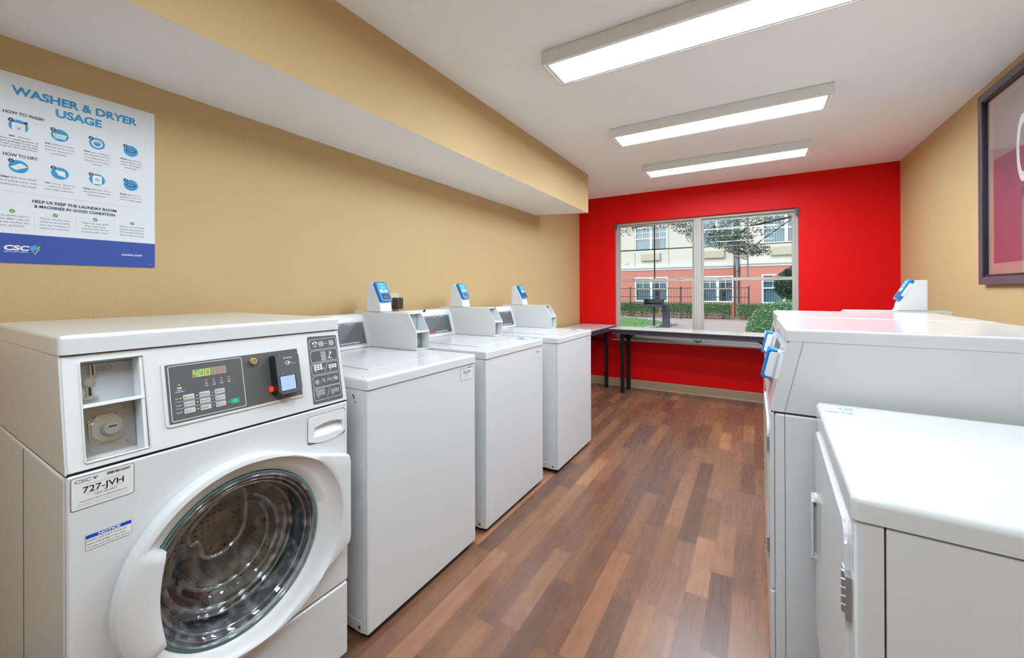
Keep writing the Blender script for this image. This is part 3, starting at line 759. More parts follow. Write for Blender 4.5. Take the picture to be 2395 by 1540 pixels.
        for u in (.536, .6365):
            t_ = BM()
            for v, n_ in ((.7845, .0012), (.812, -.0165), (.7845, -.0165)): t_.verts.new(FM @ Vector((u, v, n_)))
            t_.faces.new(t_.verts); merge(b, t_)
        fin('drawer_grip', b, mat('grip_white', (.85, .85, .87), .4), dr, smooth=False)
        b = BM(); box(b, -.045, w-.14, .76, -.0215, w-.002, .86); fin('drawer_bay', b, GREYMETAL, t, smooth=False)
        # stickers
        id_sticker('727-JVH', FM @ Vector((.0175, .799, 0)), PU, (0, 0, 1), .0965, .066, t)
        a = Art([STICK, mat('notice_blue', s2l((0, 70, 190)), .45), INKW, INKB, INKG])
        a.line([(0, 0), (.070, 0), (.070, .030), (0, .030)], .0004, 4, 1, True); a.rect(.0002, .0002, .0698, .0228, 0, 1.5); a.rect(0, .0228, .070, .030, 1, 1.5)
        a.text('NOTICE', .035, .0242, .0050, 2, .034, 'C', 2, bold=.035, slant=.15)
        a.text('DOOR LOCK LIGHT must go out', .002, .0165, .0035, 3, .060); a.text('before attempting to open door.', .002, .0100, .0035, 3, .060); a.text('To open, push door in then pull out.', .002, .0035, .0035, 3, .066)
        a.done('notice_sticker', FM @ Vector((.039, .7115, 0)), PU, (0, 0, 1), t)
    else:
        # blue payment reader on the leaning console
        b = BM(); slab(b, rrect(.412, .070, .478, .176, .006), PM, 0, .008, .002)
        rd = fin('card_reader', b, PLASTIC, t)
        b = BM(); slab(b, rrect(.407, .072, .483, .172, .008), PM, .006, .029, .004); fin('reader_back', b, PLASTIC, rd)
        b = BM(); slab(b, rrect(.409, .066, .481, .180, .009), PM, .027, .036, .004)
        slab(b, rrect(.409, .066, .481, .080, .006), PM, .008, .034, .003); slab(b, rrect(.409, .166, .481, .180, .006), PM, .008, .034, .003)
        fin('reader_cover', b, BLUE, rd)
        b = BM(); slab(b, rrect(.1735, .043, .395, .196, .006), PM, -.001, .0025, .0018); fin('control_overlay', b, GREYP, t)
    return t

front_loader((-1.17, .231, 0), 0, 'front-loading washer in the foreground with round glass door and grey control panel showing 4.00', 'washer')
front_loader((.042, 2.205, 0), math.pi, 'white front-control dryer behind the plain low dryer in the right row', 'dryer', (1, 1, .968), 'front-control dryers in the right row')
front_loader((.052, 2.885, 0), math.pi, 'white front-control dryer mostly hidden behind its twin, before the machine with the coin box', 'dryer', (1, 1, .968), 'front-control dryers in the right row')

# ------------------------------------------------------------------ top-loading machine with slanted console and coin box
def top_loader(loc, rotz, label, number=None, group=None, brand=True, blue_sticker=False, dz=0, knob=True, w=.645, marks=False):
    t = thing('top_load_washer', loc, rotz, label, 'washing machine', group)
    Z = dz
    b = BM(); box(b, -.70, 0, .022, -.0130, w, .8866+Z, .004)
    cab = fin('cabinet', b, WHITE2, t)
    b = BM(); box(b, -.0118, .0008, .022, 0, w-.0008, .8862+Z, .006, 4, edges=lambda e: max(v.co.x for v in e.verts) > -.001)
    fin('front_panel', b, WHITE, t)
    b = BM(); box(b, -.695, .004, .8845+Z, -.006, w-.004, .8900+Z); box(b, -.68, .02, .002, -.012, w-.05, .0225)
    fin('shade_block', b, BLACK, t)  # black boxes put in for the shade below the lid and cabinet
    b = BM()
    for x in (-.66, -.05):
        for y in (.05, w-.05): cyl(b, (x, y, 0), (x, y, .024), .018, n=16)
    fin('leveling_foot', b, BLACK, t)
    b = BM()
    for y in (-.0012, w):
        box(b, -.14, y, .0225, -.028, y+.0012, .060, .0)
    br = fin('foot_bracket', b, WHITE2, cab)
    b = BM()
    for y in (-.0022, w+.0012): cyl(b, (-.040, y, .040), (-.040, y+.001, .040), .006, n=12)
    fin('screw', b, DARKM, br)
    # lid: rolled rim, inset loading door
    b = BM(); box(b, -.70, -.003, .8886+Z, .004, w+.003, .9285+Z, .011, 4, edges=lambda e: max(v.co.z for v in e.verts) > .91+Z)
    lid = fin('lid', b, WHITE, t)
    b = BM(); prism(b, [(-.128, .9284+Z), (-.133, .9312+Z), (-.60, .9312+Z), (-.605, .9284+Z)], .115, w-.115, .0015)
    fin('loading_door', b, WHITE, t)
    if marks:
        b = BM(); cyl(b, (-.045, .018, .928+Z), (-.045, .018, .9289+Z), .003, n=10); fin('hinge_hole', b, BLACK, lid)
    # console
    cy1 = .572
    b = BM(); prism(b, [(-.655, .929+Z), (-.660, .935+Z), (-.706, 1.092+Z), (-.722, 1.108+Z), (-.76, 1.112+Z), (-.80, 1.105+Z), (-.80, .929+Z)], .0, cy1+.02, .004, 2)
    con = fin('console', b, WHITE, t)
    b = BM(); box(b, -.80, .02, .40, -.70, w-.02, .93+Z); fin('rear_channel', b, WHITE2, t)
    V = Vector((-.046, 0, .157)).normalized()
    O = Vector((-.660, 0, .935+Z))
    a = Art([GREYP, INKW, mat('brand_red', (.75, .03, .01), .5), GREYL, INKG])
    a.rect(.030, .012, .548, .140, 3, 1, .004); a.rect(.0325, .0142, .5455, .1378, 1, 1.4, .004); a.rect(.0345, .0162, .5435, .1358, 0, 1.8, .003)
    a.text('AUTOMATIC    FABRIC    &    ALL    FABRIC', .13, .1255, .0042, 1, .36, 'L', 2.5)
    if brand: a.text('Speed Queen', .235, .0215, .013, 2, .135, 'L', 2.5, bold=.04)
    a.text('Commercial Washer', .377, .0225, .010, 1, .125, 'L', 2.5, bold=.01)
    a.done('console_plate', O, PU, V, con)
    if knob:
        b = BM(); cyl(b, (-.7105, .31, 1.100+Z), (-.7150+.012, .31, 1.110+Z), .0065, n=16); fin('console_lock', b, BLACK, con)
    # coin box: open-fronted shell
    y0, y1 = .572, .668
    prof = [(-.318, .9295+Z), (-.318, 1.027+Z), (-.374, 1.119+Z), (-.80, 1.121+Z), (-.80, .9295+Z)]
    b = BM(); prism(b, prof, y0, y1, .0015, 2); cb = fin('coin_box', b, WHITE2, t)
    c = BM(); prism(c, [(-.29, .934+Z), (-.29, 1.021+Z), (-.372, 1.021+Z), (-.372, .934+Z)], y0+.0035, y1-.0035); boolean(cb, c)
    c = BM(); prism(c, [(-.28, 1.028+Z), (-.28, 1.1165+Z), (-.400, 1.1165+Z), (-.400, 1.028+Z)], y0+.0035, y1-.0035); boolean(cb, c)
    b = BM(); box(b, -.4005, y0+.003, 1.026+Z, -.3985, y1-.003, 1.118+Z); mp = fin('coin_plate', b, GREYMETAL, cb)
    b = BM(); box(b, -.3982, y0+.014, 1.075+Z, -.396, y0+.020, 1.108+Z, .0008); box(b, -.398, y0+.010, 1.058+Z, -.392, y0+.026, 1.070+Z, .001)
    fin('coin_slot', b, BLACK, cb)
    b = BM(); box(b, -.3725, y0+.003, .932+Z, -.370, y1-.003, 1.022+Z); cyl(b, (-.37, y0+.05, .975+Z), (-.352, y0+.05, .975+Z), .016, .014, 20)
    fin('vault_lock', b, STEEL, cb)
    # reader tower
    ya, yb = .582, .664
    b = BM(); prism(b, [(-.594, 1.1215+Z), (-.594, 1.128+Z), (-.602, 1.165+Z), (-.664, 1.280+Z), (-.670, 1.2845+Z), (-.712, 1.2855+Z), (-.712, 1.1215+Z)], ya, yb, .003, 2)
    rd = fin('card_reader', b, PLASTIC, t)
    V2 = Vector((-.062, 0, .115)).normalized(); M = frame((-.602, 0, 1.165+Z), PU, V2)
    b = BM(); slab(b, rrect(ya+.003, .010, yb-.002, .132, .008), M, .001, .020, .005, seg=3)
    pad = fin('reader_pad', b, BLUE, rd)
    b = BM(); slab(b, rrect(yb-.010, .034, yb-.0005, .114, .004), M, .0005, .0150, .002); fin('reader_back', b, PLASTIC, rd)
    a = Art([BLUEL, SCREEN, INKW, mat('reader_red', (.13, .05, .09), .4)])
    a.rect(ya+.012, .058, yb-.012, .124, 0, 1, .004)
    a.rect(ya+.018, .020, yb-.012, .052, 1, 1, .002); a.rect(ya+.024, .026, yb-.020, .044, 3, 1.5, .001)
    a.rect(ya+.014, .064, yb-.045, .078, 2, 1.5, .001); a.rect(ya+.046, .066, yb-.014, .076, 2, 1.5, .001)
    a.text('KIOSOFT', (ya+yb)/2, .112, .005, 2, .030, 'C', 1.5, bold=.02); a.ring((ya+yb)/2, .094, .0055, .0014, 2, 1.5, 14); a.disc((ya+yb)/2, .094, .0022, 2, 1.5, 8)
    a.done('reader_screen', M @ Vector((0, 0, .0202)), PU, V2, rd)
    if number: id_sticker(number, Vector((0, w-.115, .8165+Z)), PU, (0, 0, 1), .092, .063, t)
    if blue_sticker:
        a = Art([mat('corner_sticker_blue', s2l((110, 160, 215)), .4), INKW, LOGOB]); a.rect(0, 0, .075, .105, 0, 1, .004); a.rect(.006, .008, .069, .060, 1, 1.5); a.poly([(.01, .070), (.06, .095), (.05, .068)], 2, 1.5)
        a.done('corner_sticker', Vector((-.03, w-.115, .9288+Z)), (0, 1, 0), (-1, 0, 0), t)
    if marks:
        b = BM(); rnd = random.Random(3)
        
        for x, z, r in ((-.0735, .8625, .0035), (-.070, .860, .0035), (-.0665, .856, .003), (-.069, .8515, .002), (-.0635, .852, .0018), (-.060, .843, .0022), (-.0585, .8395, .0025)): cyl(b, (x, -.0004, z), (x, .0004, z), r, n=6)
        fin('paint_chip', b, BLACK, cab)
    return t

G1 = 'top-load coin washers along the left wall'
top_loader((-1.17, .955, 0), 0, 'top-loading coin washer nearest the camera, beside the front-loading washer, sticker 728-JVH', '728-JVH', G1, marks=True, knob=False)
top_loader((-1.17, 1.69, 0), 0, 'middle top-loading coin washer of the left row, blue sticker on its lid corner', '729-JVH', G1, blue_sticker=True)
top_loader((-1.135, 2.492, 0), 0, 'farthest top-loading coin washer of the left row, beside the folding table', '730-JVH', G1, blue_sticker=True, dz=-.010)
top_loader((.070, 3.60, 0), math.pi, 'farthest machine of the right row, its coin box and blue reader showing over the dryers', '734-JVH', None, blue_sticker=False)

# ------------------------------------------------------------------ low dryer in the right foreground
def low_dryer():
    th = RAD(178.05)
    t = thing('tumble_dryer', (.162, 1.515, 0), th, 'white dryer in the right foreground with empty flat top, chrome hinge and long door handle', 'dryer')
    w = .652; H = .856
    b = BM(); box(b, -.70, 0, .02, -.0400, w, H, .003, 2); fin('side_panel', b, WHITE2, t)
    b = BM(); box(b, -.0375, .0, .02, 0, w, H+.0005, .014, 5, edges=lambda e: min(v.co.x for v in e.verts) > -.001)
    fin('front_panel', b, WHITE, t)
    b = BM(); box(b, -.045, .003, .03, -.034, w-.003, H-.004); box(b, -.69, .004, H-.004, -.010, w-.004, H+.0045); box(b, -.66, .03, .0, -.05, w-.03, .025)
    fin('shade_block', b, mat('dark_gap', (.03, .022, .018), .8), t)  # dark boxes put in for the shade in the gaps and underneath
    b = BM(); box(b, -.74, -.004, H+.0032, .004, w+.004, .901, .014, 5, edges=lambda e: max(v.co.z for v in e.verts) > .89); lid = fin('lid', b, WHITE, t)
    # raised panel pressed into the near side
    b = BM(); prism(b, [(-.225, .80), (-.230, .806), (-.60, .806), (-.605, .80), (-.605, .12), (-.600, .114), (-.23, .114), (-.225, .12)], w, w+.003, .002)
    fin('side_emboss', b, WHITE2, t)
    # door
    FM = frame((0, 0, 0), PU, (0, 0, 1))
    b = BM(); slab(b, rrect(.012, .245, .607, .822, .03, 6), FM, 0, .007, .005, seg=4)
    d = fin('door', b, WHITE, t)
    b = BM(); slab(b, rrect(.040, .450, .078, .648, .018, 6), FM, .006, .020, .006, seg=3); 
    h = fin('door_handle', b, WHITE, d)
    c = BM(); slab(c, rrect(.058, .470, .0905, .628, .01, 5), FM, .008, .016); boolean(h, c)
    b = BM()
    for z in (.672, .30):
        slab(b, rrect(.585, z, .606, z+.075, .001, 2), FM, .006, .0085); slab(b, rrect(.608, z, .630, z+.075, .001, 2), FM, 0, .0085)
        for k in range(5): cyl(b, FM @ Vector((.607, z+.015*k+.001, .0085)), FM @ Vector((.607, z+.015*k+.013, .0085)), .0035, n=10)
    fin('hinge', b, CHROME, d)
    b = BM()
    for z in (.672, .30):
        for k in range(2): slab(b, rrect(.5965, z+.016+.030*k, .6005, z+.028+.030*k, .0005, 2), FM, .0082, .0089)
    fin('hinge_slot', b, BLACK, d)
    # rear console, beyond the picture's edge
    b = BM(); prism(b, [(-.655, .899), (-.706, 1.06), (-.722, 1.075), (-.80, 1.075), (-.80, .899)], 0, w, .005, 2); con = fin('console', b, WHITE, t)
    a = Art([GREYP, INKW, mat('brand_red', (.75, .03, .01), .5)]); a.rect(.03, .012, w-.03, .14, 0, 1, .004); a.text('Speed Queen', .30, .022, .011, 2, .125, 'L', 2, bold=.035); a.text('Commercial Dryer', .432, .022, .010, 1, .115, 'L', 2)
    a.done('console_plate', (-.655, 0, .899), PU, Vector((-.051, 0, .161)), con)
    # printed notes on the lid
    LB = mat('note_blue', s2l((120, 175, 225)), .45); CL = mat('note_clear', (.74, .75, .74), .4); GO = mat('note_ochre', (.45, .42, .30), .5)
    a = Art([CL, GO, INKG, mat('note_grey', (.5, .52, .52), .5)]); a.rect(0, 0, .042, .05, 0, 1, .003)
    a.line([(.006, .004), (.020, .040)], .003, 1, 1.5); a.line([(.012, .004), (.026, .024)], .0015, 1, 1.5)
    for k in range(3): a.rect(.024+.006*k, .006, .026+.006*k, .044-.006*k, 3, 1.5)
    a.done('lid_note', (-.018, .030, .9012), (-1, 0, 0), (0, -1, 0), lid).data
    return t
ld = low_dryer()
# the notes lie on the dryer's lid at its far front corner: build them as flat printed stickers
for o in [c for c in ld.children_recursive if c.name.startswith('lid_note')]: bpy.data.objects.remove(o)
lid = [c for c in ld.children if c.name.startswith('lid')][0]
LB = mat('note_blue', s2l((120, 175, 225)), .45); CL = mat('note_clear', (.74, .75, .74), .4); GO = mat('note_ochre', (.42, .40, .30), .5); NG = mat('note_grey', (.5, .52, .52), .5)
a = Art([CL, GO, NG, LB, INKB, STICK])
a.rect(0, 0, .028, .066, 0, 1, .003); a.line([(.006, .006), (.010, .028), (.015, .008)], .0016, 1, 1.5); a.line([(.004, .010), (.022, .004)], .0012, 1, 1.5)
for k in range(4): a.rect(.010+.0045*k, .024+.002*k, .0111+.0045*k, .058, 2, 1.5)
a.rect(.034, .004, .062, .056, 5, 1, .002); a.rect(.034, .032, .062, .056, 3, 1.5, .002); a.disc(.042, .044, .004, 5, 2, 14, ry=.008); a.disc(.054, .044, .004, 2, 2, 14, ry=.008)
a.rect(.036, .010, .046, .024, 2, 2); a.rect(.050, .010, .060, .024, 2, 2)
a.done('printed_note', (-.011, .106, .9012), (-1, 0, 0), (0, -1, 0), lid)

# ------------------------------------------------------------------ poster
def poster():
    L = mat('poster_paper', (.74, .77, .80), .45); NB = mat('poster_blue', s2l((52, 78, 158)), .45); TB = mat('poster_cyan', s2l((40, 150, 205)), .5)
    DN = mat('poster_ink', s2l((45, 50, 80)), .5); GR = mat('poster_green', s2l((85, 160, 70)), .5); PR = mat('poster_purple', s2l((60, 55, 110)), .5)
    LG = mat('poster_line', (.5, .52, .56), .5)
    a = Art([L, NB, TB, DN, GR, PR, INKW, LG, LOGOB, LOGOG, INKG])
    a.rect(0, 0, .406, .608, 0, 0, .006)
    a.poly([(0, .006), (.001, .002), (.006, 0), (.400, 0), (.405, .002), (.406, .006), (.406, .0945), (0, .0945)], 1, 1)
    a.text('WASHER & DRYER', .047, .543, .0255, 2, .306, 'L', 2, bold=.035)
    a.text('USAGE', .199, .503, .0255, 2, .113, 'C', 2, bold=.035)
    a.text('HOW TO WASH', .030, .4765, .0095, 3, .085, 'L', 2, bold=.02); a.text('HOW TO DRY', .030, .341, .0095, 3, .072, 'L', 2, bold=.02)
    cols = (.0615, .152, .243, .335)
    for row, cz in enumerate((.441, .311)):
        for k, cu in enumerate(cols):
            a.disc(cu, cz, .0205, 2, 1, 40); a.disc(cu-.0155, cz+.0165, .0062, 5, 2, 24)
            a.text(str(k+1), cu-.0155, cz+.0135, .006, 6, None, 'C', 3, bold=.03)
            if k == 3: a.rect(cu-.0135, cz-.005, cu+.0135, cz+.005, 5, 2, .005); a.text('START', cu, cz-.002, .0042, 6, .019, 'C', 3, bold=.02)
    c = .441
    a.rect(.0475, c-.022, .0755, c+.010, 0, 2, .002); a.ring(.0615, c-.006, .006, .0012, 7, 3); a.disc(.0625, c-.007, .002, 5, 3); a.poly([(.070, c+.016), (.079, c+.020), (.082, c+.012), (.074, c+.009)], 5, 3)
    a.poly([(.140, c-.012), (.164, c-.012), (.168, c+.004), (.136, c+.004)], 6, 2); a.line([(.136, c+.006), (.150, c+.009), (.168, c+.006)], .003, 4, 2.5)
    for k in range(5): 
        for j in range(3): a.rect(.1405+.005*k, c-.0095+.0045*j, .1425+.005*k, c-.0065+.0045*j, 2, 3)
    a.disc(.243, c, .0145, 6, 2, 36); a.disc(.243, c+.001, .011, 7, 2.5, 30); a.poly([(.233, c+.003), (.253, c+.003), (.250, c-.007), (.243, c-.010), (.236, c-.007)], 2, 3)
    c = .311
    a.poly([(.044, c-.004), (.066, c+.012), (.080, c+.002), (.056, c-.012)], 6, 2); a.line([(.054, c+.003), (.067, c-.006)], .0008, 7, 3)
    a.poly([(.140, c+.010), (.163, c+.008), (.166, c-.012), (.148, c-.006)], 6, 2)
    a.rect(.231, c-.016, .255, c+.014, 6, 2, .001); a.disc(.243, c, .006, 7, 3)
    def para(cu, top, lines, bold1=None, h=.0052, step=.0105, mi=7, wmax=.075):
        for i, s in enumerate(lines):
            v = top-step*i; W = min(wmax, .0042*len(s))
            if i == 0 and mi == 7 and bold1:
                n = len(bold1)/len(s)*W
                a.text(bold1, cu-W/2, v, h, 3, n, 'L', 2, bold=.025); a.text(s[len(bold1)+1:], cu-W/2+n+.0022, v, h, 10, W-n-.0022, 'L', 2)
            else: a.text(s, cu, v, h, 10 if mi == 7 else mi, W, 'C', 2)
    a.text('Add', .047, .4045, .0052, 3, .012, 'C', 2, bold=.03); a.text('detergent.', .074, .4045, .005, 10, .028, 'C', 2)
    para(.062, .3945, ['Place 2 tablespoons of', 'liquid detergent in the soap', 'drawer or toss one laundry', 'pod in the machine.'], h=.0045, step=.0085, mi=3, wmax=.082)
    para(.152, .4045, ['Sort clothing by color', 'and soil level and be', 'sure to empty your', 'pockets.'], 'Sort', wmax=.068); para(.243, .4045, ['Place your clothing in', 'the machine without', 'over filling into the', 'machine and select', 'cycle.'], 'Place', wmax=.066)
    para(.335, .4045, ['Enter payment or', 'application and', 'start to begin', 'washing.'], 'Enter', wmax=.058)
    para(.062, .2715, ['Clean the lint filter', 'and place your wet', 'clothing into the dryer.'], 'Clean', wmax=.076, h=.0058, step=.0115); para(.152, .2715, ['Add a dryer sheet to', 'reduce static', 'and add softener.'], 'Add', wmax=.070)
    para(.243, .2715, ['Close the dryer door', 'securely and select the', 'temperature.'], 'Close', wmax=.070); para(.335, .2715, ['Enter payment or', 'application and push', 'start to begin drying.'], 'Enter', wmax=.062)
    a.rect(.028, .2275, .365, .2283, 7, 1)
    a.text('HELP US KEEP THE LAUNDRY ROOM', .192, .2015, .0092, 3, .204, 'C', 2, bold=.03); a.text('& MACHINES IN GOOD CONDITION', .192, .1855, .0092, 3, .196, 'C', 2, bold=.03)
    for cu, ls in ((.048, ['Leave washer doors', 'open after use to', 'help the washer dry', 'out quickly.']), (.141, ['Always remove your', 'clothes promptly', 'from the machines so', 'others can use them.']),
                   (.238, ['Clean up any spills', 'that may have', 'occurred while you are', 'in the laundry room.']), (.338, ['Report out of order', 'machines. Download the', 'CSC ServiceWorks Mobile', 'App for fast reporting.'])):
        a.disc(cu, .166, .0062, 4, 1, 24); a.line([(cu-.003, .166), (cu-.0008, .1635), (cu+.0032, .1685)], .0014, 6, 2)
        para(cu, .1490, ls, h=.0055, step=.0105, wmax=.070)
    for u in (.0935, .1885, .2865): a.rect(u, .115, u+.0005, .172, 7, 1)
    a.text('CSC', .030, .0415, .0150, 6, .052, 'L', 2, bold=.045, slant=.15); a.text('SERVICEWORKS', .031, .0345, .0040, 6, .050, 'L', 2)
    a.poly([(.083, .055), (.100, .062), (.096, .043)], 8, 2); a.poly([(.097, .052), (.107, .060), (.104, .040)], 9, 2.5); a.line([(.086, .049), (.096, .031), (.101, .042)], .001, 6, 2, True)
    a.text('cscsw.com', .308, .0425, .0085, 6, .059, 'L', 2, bold=.02)
    a.text('(HW-1)', .392, .012, .003, 6, .007, 'C', 2)
    bmm = a.bm
    slab(bmm, rrect(0, 0, .406, .608, .006), Matrix.Identity(4), -.0015, -.0001)
    o = a.done('poster', (XL, .238, 1.333), PU, (0, 0, 1), None, push=.0022)
    tag(o, 'washer and dryer usage poster with blue footer on the wall above the front-loading washer', 'poster')
poster()

# ------------------------------------------------------------------ framed picture on the right wall
def picture():
    y0, y1, z0, z1 = 2.70, 3.545, 1.262, 2.392
    t = thing('framed_picture', (XR, (y0+y1)/2, z0), 0, 'large framed print with a dark grey-violet frame on the right wall', 'picture')
    Wd, H = y1-y0, z1-z0; fw = .045; FRM = mat('picture_frame', (.085, .07, .10), .35)
    b = BM()
    for a0, a1, c0, c1 in ((-Wd/2, Wd/2, 0, fw), (-Wd/2, Wd/2, H-fw, H), (-Wd/2, -Wd/2+fw, fw, H-fw), (Wd/2-fw, Wd/2, fw, H-fw)): box(b, -.030, a0, c0, -.002, a1, c1, .002)
    fin('frame', b, FRM, t)
    b = BM()
    for a0, a1, c0, c1 in ((-Wd/2+fw-.002, Wd/2-fw+.002, fw-.002, fw+.012), (-Wd/2+fw-.002, Wd/2-fw+.002, H-fw-.012, H-fw+.002), (-Wd/2+fw-.002, -Wd/2+fw+.012, fw, H-fw), (Wd/2-fw-.012, Wd/2-fw+.002, fw, H-fw)): box(b, -.024, a0, c0, -.006, a1, c1)
    fin('frame_rabbet', b, BLACK, t, smooth=False)
    a = Art([mat('mat_board', (.40, .29, .25), .6), mat('upper_grey', (.27, .235, .22), .6), mat('lower_plum', (.19, .085, .125), .6), INKW, INKB])
    # art u runs along -y (towards the camera), v up
    a.rect(fw, fw, Wd-fw, H-fw, 0, 0); U0_ = fw+.075
    a.rect(U0_, fw+.075, Wd-U0_, .715, 2, 1); a.rect(U0_, .715, Wd-U0_, H-fw-.06, 1, 1)  # plum field below, grey field above
    # big pale looped handle shape
    cu, cv = y1-3.128, 1.965-z0
    out = [(cu+.058*math.cos(RAD(q)), cv+.175*math.sin(RAD(q))) for q in range(0, 360, 8)]
    inn = [(cu+.004+.036*math.cos(RAD(q))-(.012 if abs(q-0) < 40 or q > 320 else 0), cv+.125*math.sin(RAD(q))) for q in range(0, 360, 8)]
    for i in range(45):
        j = (i+1) % 45; a.poly([out[i], out[j], inn[j], inn[i]], 3, 2)
    a.rect(cu+.045, cv-.10, cu+.30, cv+.10, 3, 2, .05)
    a.text('CLEAN', 0, 0, .03, 4, .15, 'C', 3) if 0 else None
    a.done('print', (-.0062, Wd/2, 0), (0, -1, 0), (0, 0, 1), t)
    b = BM(); box(b, -.013, -Wd/2+fw-.001, fw-.001, -.011, Wd/2-fw+.001, H-fw+.001); fin('picture_glass', b, thin_glass('picture_glass', (1, 1, 1), .06), t, smooth=False)
picture()

# ------------------------------------------------------------------ wall outlet and plug-in adapter
b = BM(); box(b, XL, 1.842, 1.105, XL+.006, 1.918, 1.222, .003)
tag(fin('wall_outlet', b, mat('ivory_plate', (.66, .58, .42), .4)), 'ivory wall outlet behind the nearest top-loading washer', 'outlet')
out_ = bpy.data.objects['wall_outlet']
b = BM()
for z in (1.183, 1.135):
    cyl(b, (XL+.0055, 1.880, z), (XL+.0075, 1.880, z), .017, n=20); 
fin('receptacle', b, mat('ivory_plate', (.66, .58, .42), .4), out_)
b = BM(); cyl(b, (XL+.0062, 1.880, 1.159), (XL+.0078, 1.880, 1.159), .003, n=10)
for z in (1.183,): box(b, XL+.0074, 1.872, z-.004, XL+.0079, 1.874, z+.006); box(b, XL+.0074, 1.886, z-.004, XL+.0079, 1.888, z+.006)
fin('slot', b, BLACK, out_)
t = thing('power_adapter', (XL+.0085, 1.885, 1.13), 0, 'small dark brown power adapter plugged into the wall outlet', 'power adapter')
b = BM(); box(b, 0, -.030, -.010, .048, .026, .064, .006, 3); fin('housing', b, mat('dark_brown_plastic', (.05, .035, .028), .3), t)
b = BM(); tube(b, [(.024, 0, -.010), (.024, 0, -.045), (.022, .001, -.10), (.015, .004, -.18), (.012, .01, -.3)], .0022, 8); fin('cord', b, BLACK, t)

# ------------------------------------------------------------------ folding tables
LAM = mat('table_laminate', (.62, .57, .54), .2, var=(60, .06)); EDGE = mat('table_edge', (.05, .045, .06), .35); LEGM = mat('table_leg_black', (.008, .008, .01), .35)
def folding_table(loc, rotz, L, D, H, label):
    """length along local x, depth along local y"""
    t = thing('folding_table', loc, rotz, label, 'table', 'folding tables along the walls')
    b = BM(); box(b, -L/2, -D/2, H-.018, L/2, D/2, H, .003); fin('tabletop', b, LAM, t)
    b = BM(); box(b, -L/2-.0015, -D/2-.0015, H-.022, L/2+.0015, D/2+.0015, H-.0015, .004); fin('edge_band', b, EDGE, t)
    b = BM()
    for s in (-1, 1): box(b, -L/2+.03, s*(D/2-.02)-.012, H-.060, L/2-.03, s*(D/2-.02)+.012, H-.021, .002)
    for s in (-1, 1): box(b, s*(L/2-.045)-.012, -D/2+.03, H-.060, s*(L/2-.045)+.012, D/2-.03, H-.021, .002)
    fin('apron_rail', b, EDGE, t)
    for s in (-1, 1):
        xl = s*(L/2-.14)
        for q in (-1, 1):
            b = BM(); box(b, xl-.020, q*(D/2-.085)-.018, .006, xl+.020, q*(D/2-.085)+.018, H-.03, .004); leg = fin('leg', b, LEGM, t)
            b = BM(); box(b, xl-.0215, q*(D/2-.085)-.0195, 0, xl+.0215, q*(D/2-.085)+.0195, .012, .003); fin('foot_cap', b, BLACK, leg)
        b = BM(); box(b, xl-.012, -D/2+.085, H-.20, xl+.012, D/2-.085, H-.17, .002); box(b, xl-.015, -D/2+.085, H-.05, xl+.015, D/2-.085, H-.022, .002); fin('crossbar', b, LEGM, t)
        b = BM(); tube(b, [(xl, 0, H-.18), (xl-s*.13, 0, H-.03)], .006, 8); tube(b, [(xl, .03, H-.18), (xl-s*.08, .03, H-.10), (xl-s*.20, .03, H-.03)], .006, 8)
        fin('leg_brace', b, LEGM, t)
    b = BM(); box(b, -L/2+.05, D/2-.10, H-.13, -L/2+.16, D/2-.035, H-.03, .003); fin('leg_bracket', b, LEGM, t)
    return t
folding_table((-1.755, 4.245, 0), RAD(90), 1.83, .457, .787, 'folding table along the left wall beyond the last washer')
folding_table((-.605, 4.925, 0), RAD(-3.0), 1.78, .40, .772, 'long narrow folding table under the window')

# ------------------------------------------------------------------ outside, seen through the window
GZ = -.10
def ext(name, bm, m, label, cat, group=None, kind=None, smooth=False):
    return tag(fin(name, bm, m, None, smooth), label, cat, group, kind)
PAVE = mat('pink_concrete', s2l((196, 172, 166)), .8, var=(1.2, .10), bump=(20, .3)); SOIL = mat('far_ground', s2l((150, 140, 128)), .9, var=(2, .15))
b = BM(); box(b, -30, YF+T, GZ-.3, 30, 22.6, GZ); o = struct('patio', b, PAVE)
STUC = mat('cream_stucco', s2l((206, 198, 190)), .85, bump=(40, .2), var=(1, .04)); SALM = mat('salmon_stucco', s2l((196, 124, 114)), .85, bump=(40, .2), var=(1, .05))
TRIMW = mat('white_cornice', (.72, .75, .80), .6); CURT = mat('grey_curtain', (.22, .26, .28), .8); WFR = mat('white_vinyl', (.78, .80, .83), .5)
def curtain_mat():
    m = mat('curtain_fold_shading', (.3, .36, .38), .8); nt = m.node_tree  # colour bands paint the light and shade of pleats on flat sheets
    tc = nt.nodes.new('ShaderNodeTexCoord'); wv = nt.nodes.new('ShaderNodeTexWave'); wv.bands_direction = 'X'; wv.inputs['Scale'].default_value = 3.2; wv.inputs['Distortion'].default_value = 1.2
    nt.links.new(tc.outputs['Object'], wv.inputs['Vector']); r = nt.nodes.new('ShaderNodeValToRGB'); r.color_ramp.elements[0].color = (.12, .15, .16, 1); r.color_ramp.elements[1].color = (.52, .57, .58, 1)
    nt.links.new(wv.outputs[0], r.inputs[0]); nt.links.new(r.outputs[0], nt.nodes['Principled BSDF'].inputs['Base Color']); return m
PLEAT = curtain_mat(); DG = mat('dark_room', (.03, .04, .05), .5)
PANE2 = thin_glass('far_window_glass', (.75, .85, .92), .10)
bld = thing('hotel_building', (-3, 22.5, GZ), 0, 'two-storey cream and salmon building across the patio, seen through the window', 'building')
def bp_(name, bm, m, parent=None, smooth=False):
    bm.transform(Matrix.Translation((3, -22.5, -GZ))); return fin(name, bm, m, parent or bld, smooth)
SECT = [(-12, -.85, 22.5), (-.52, 9, 21.3)]
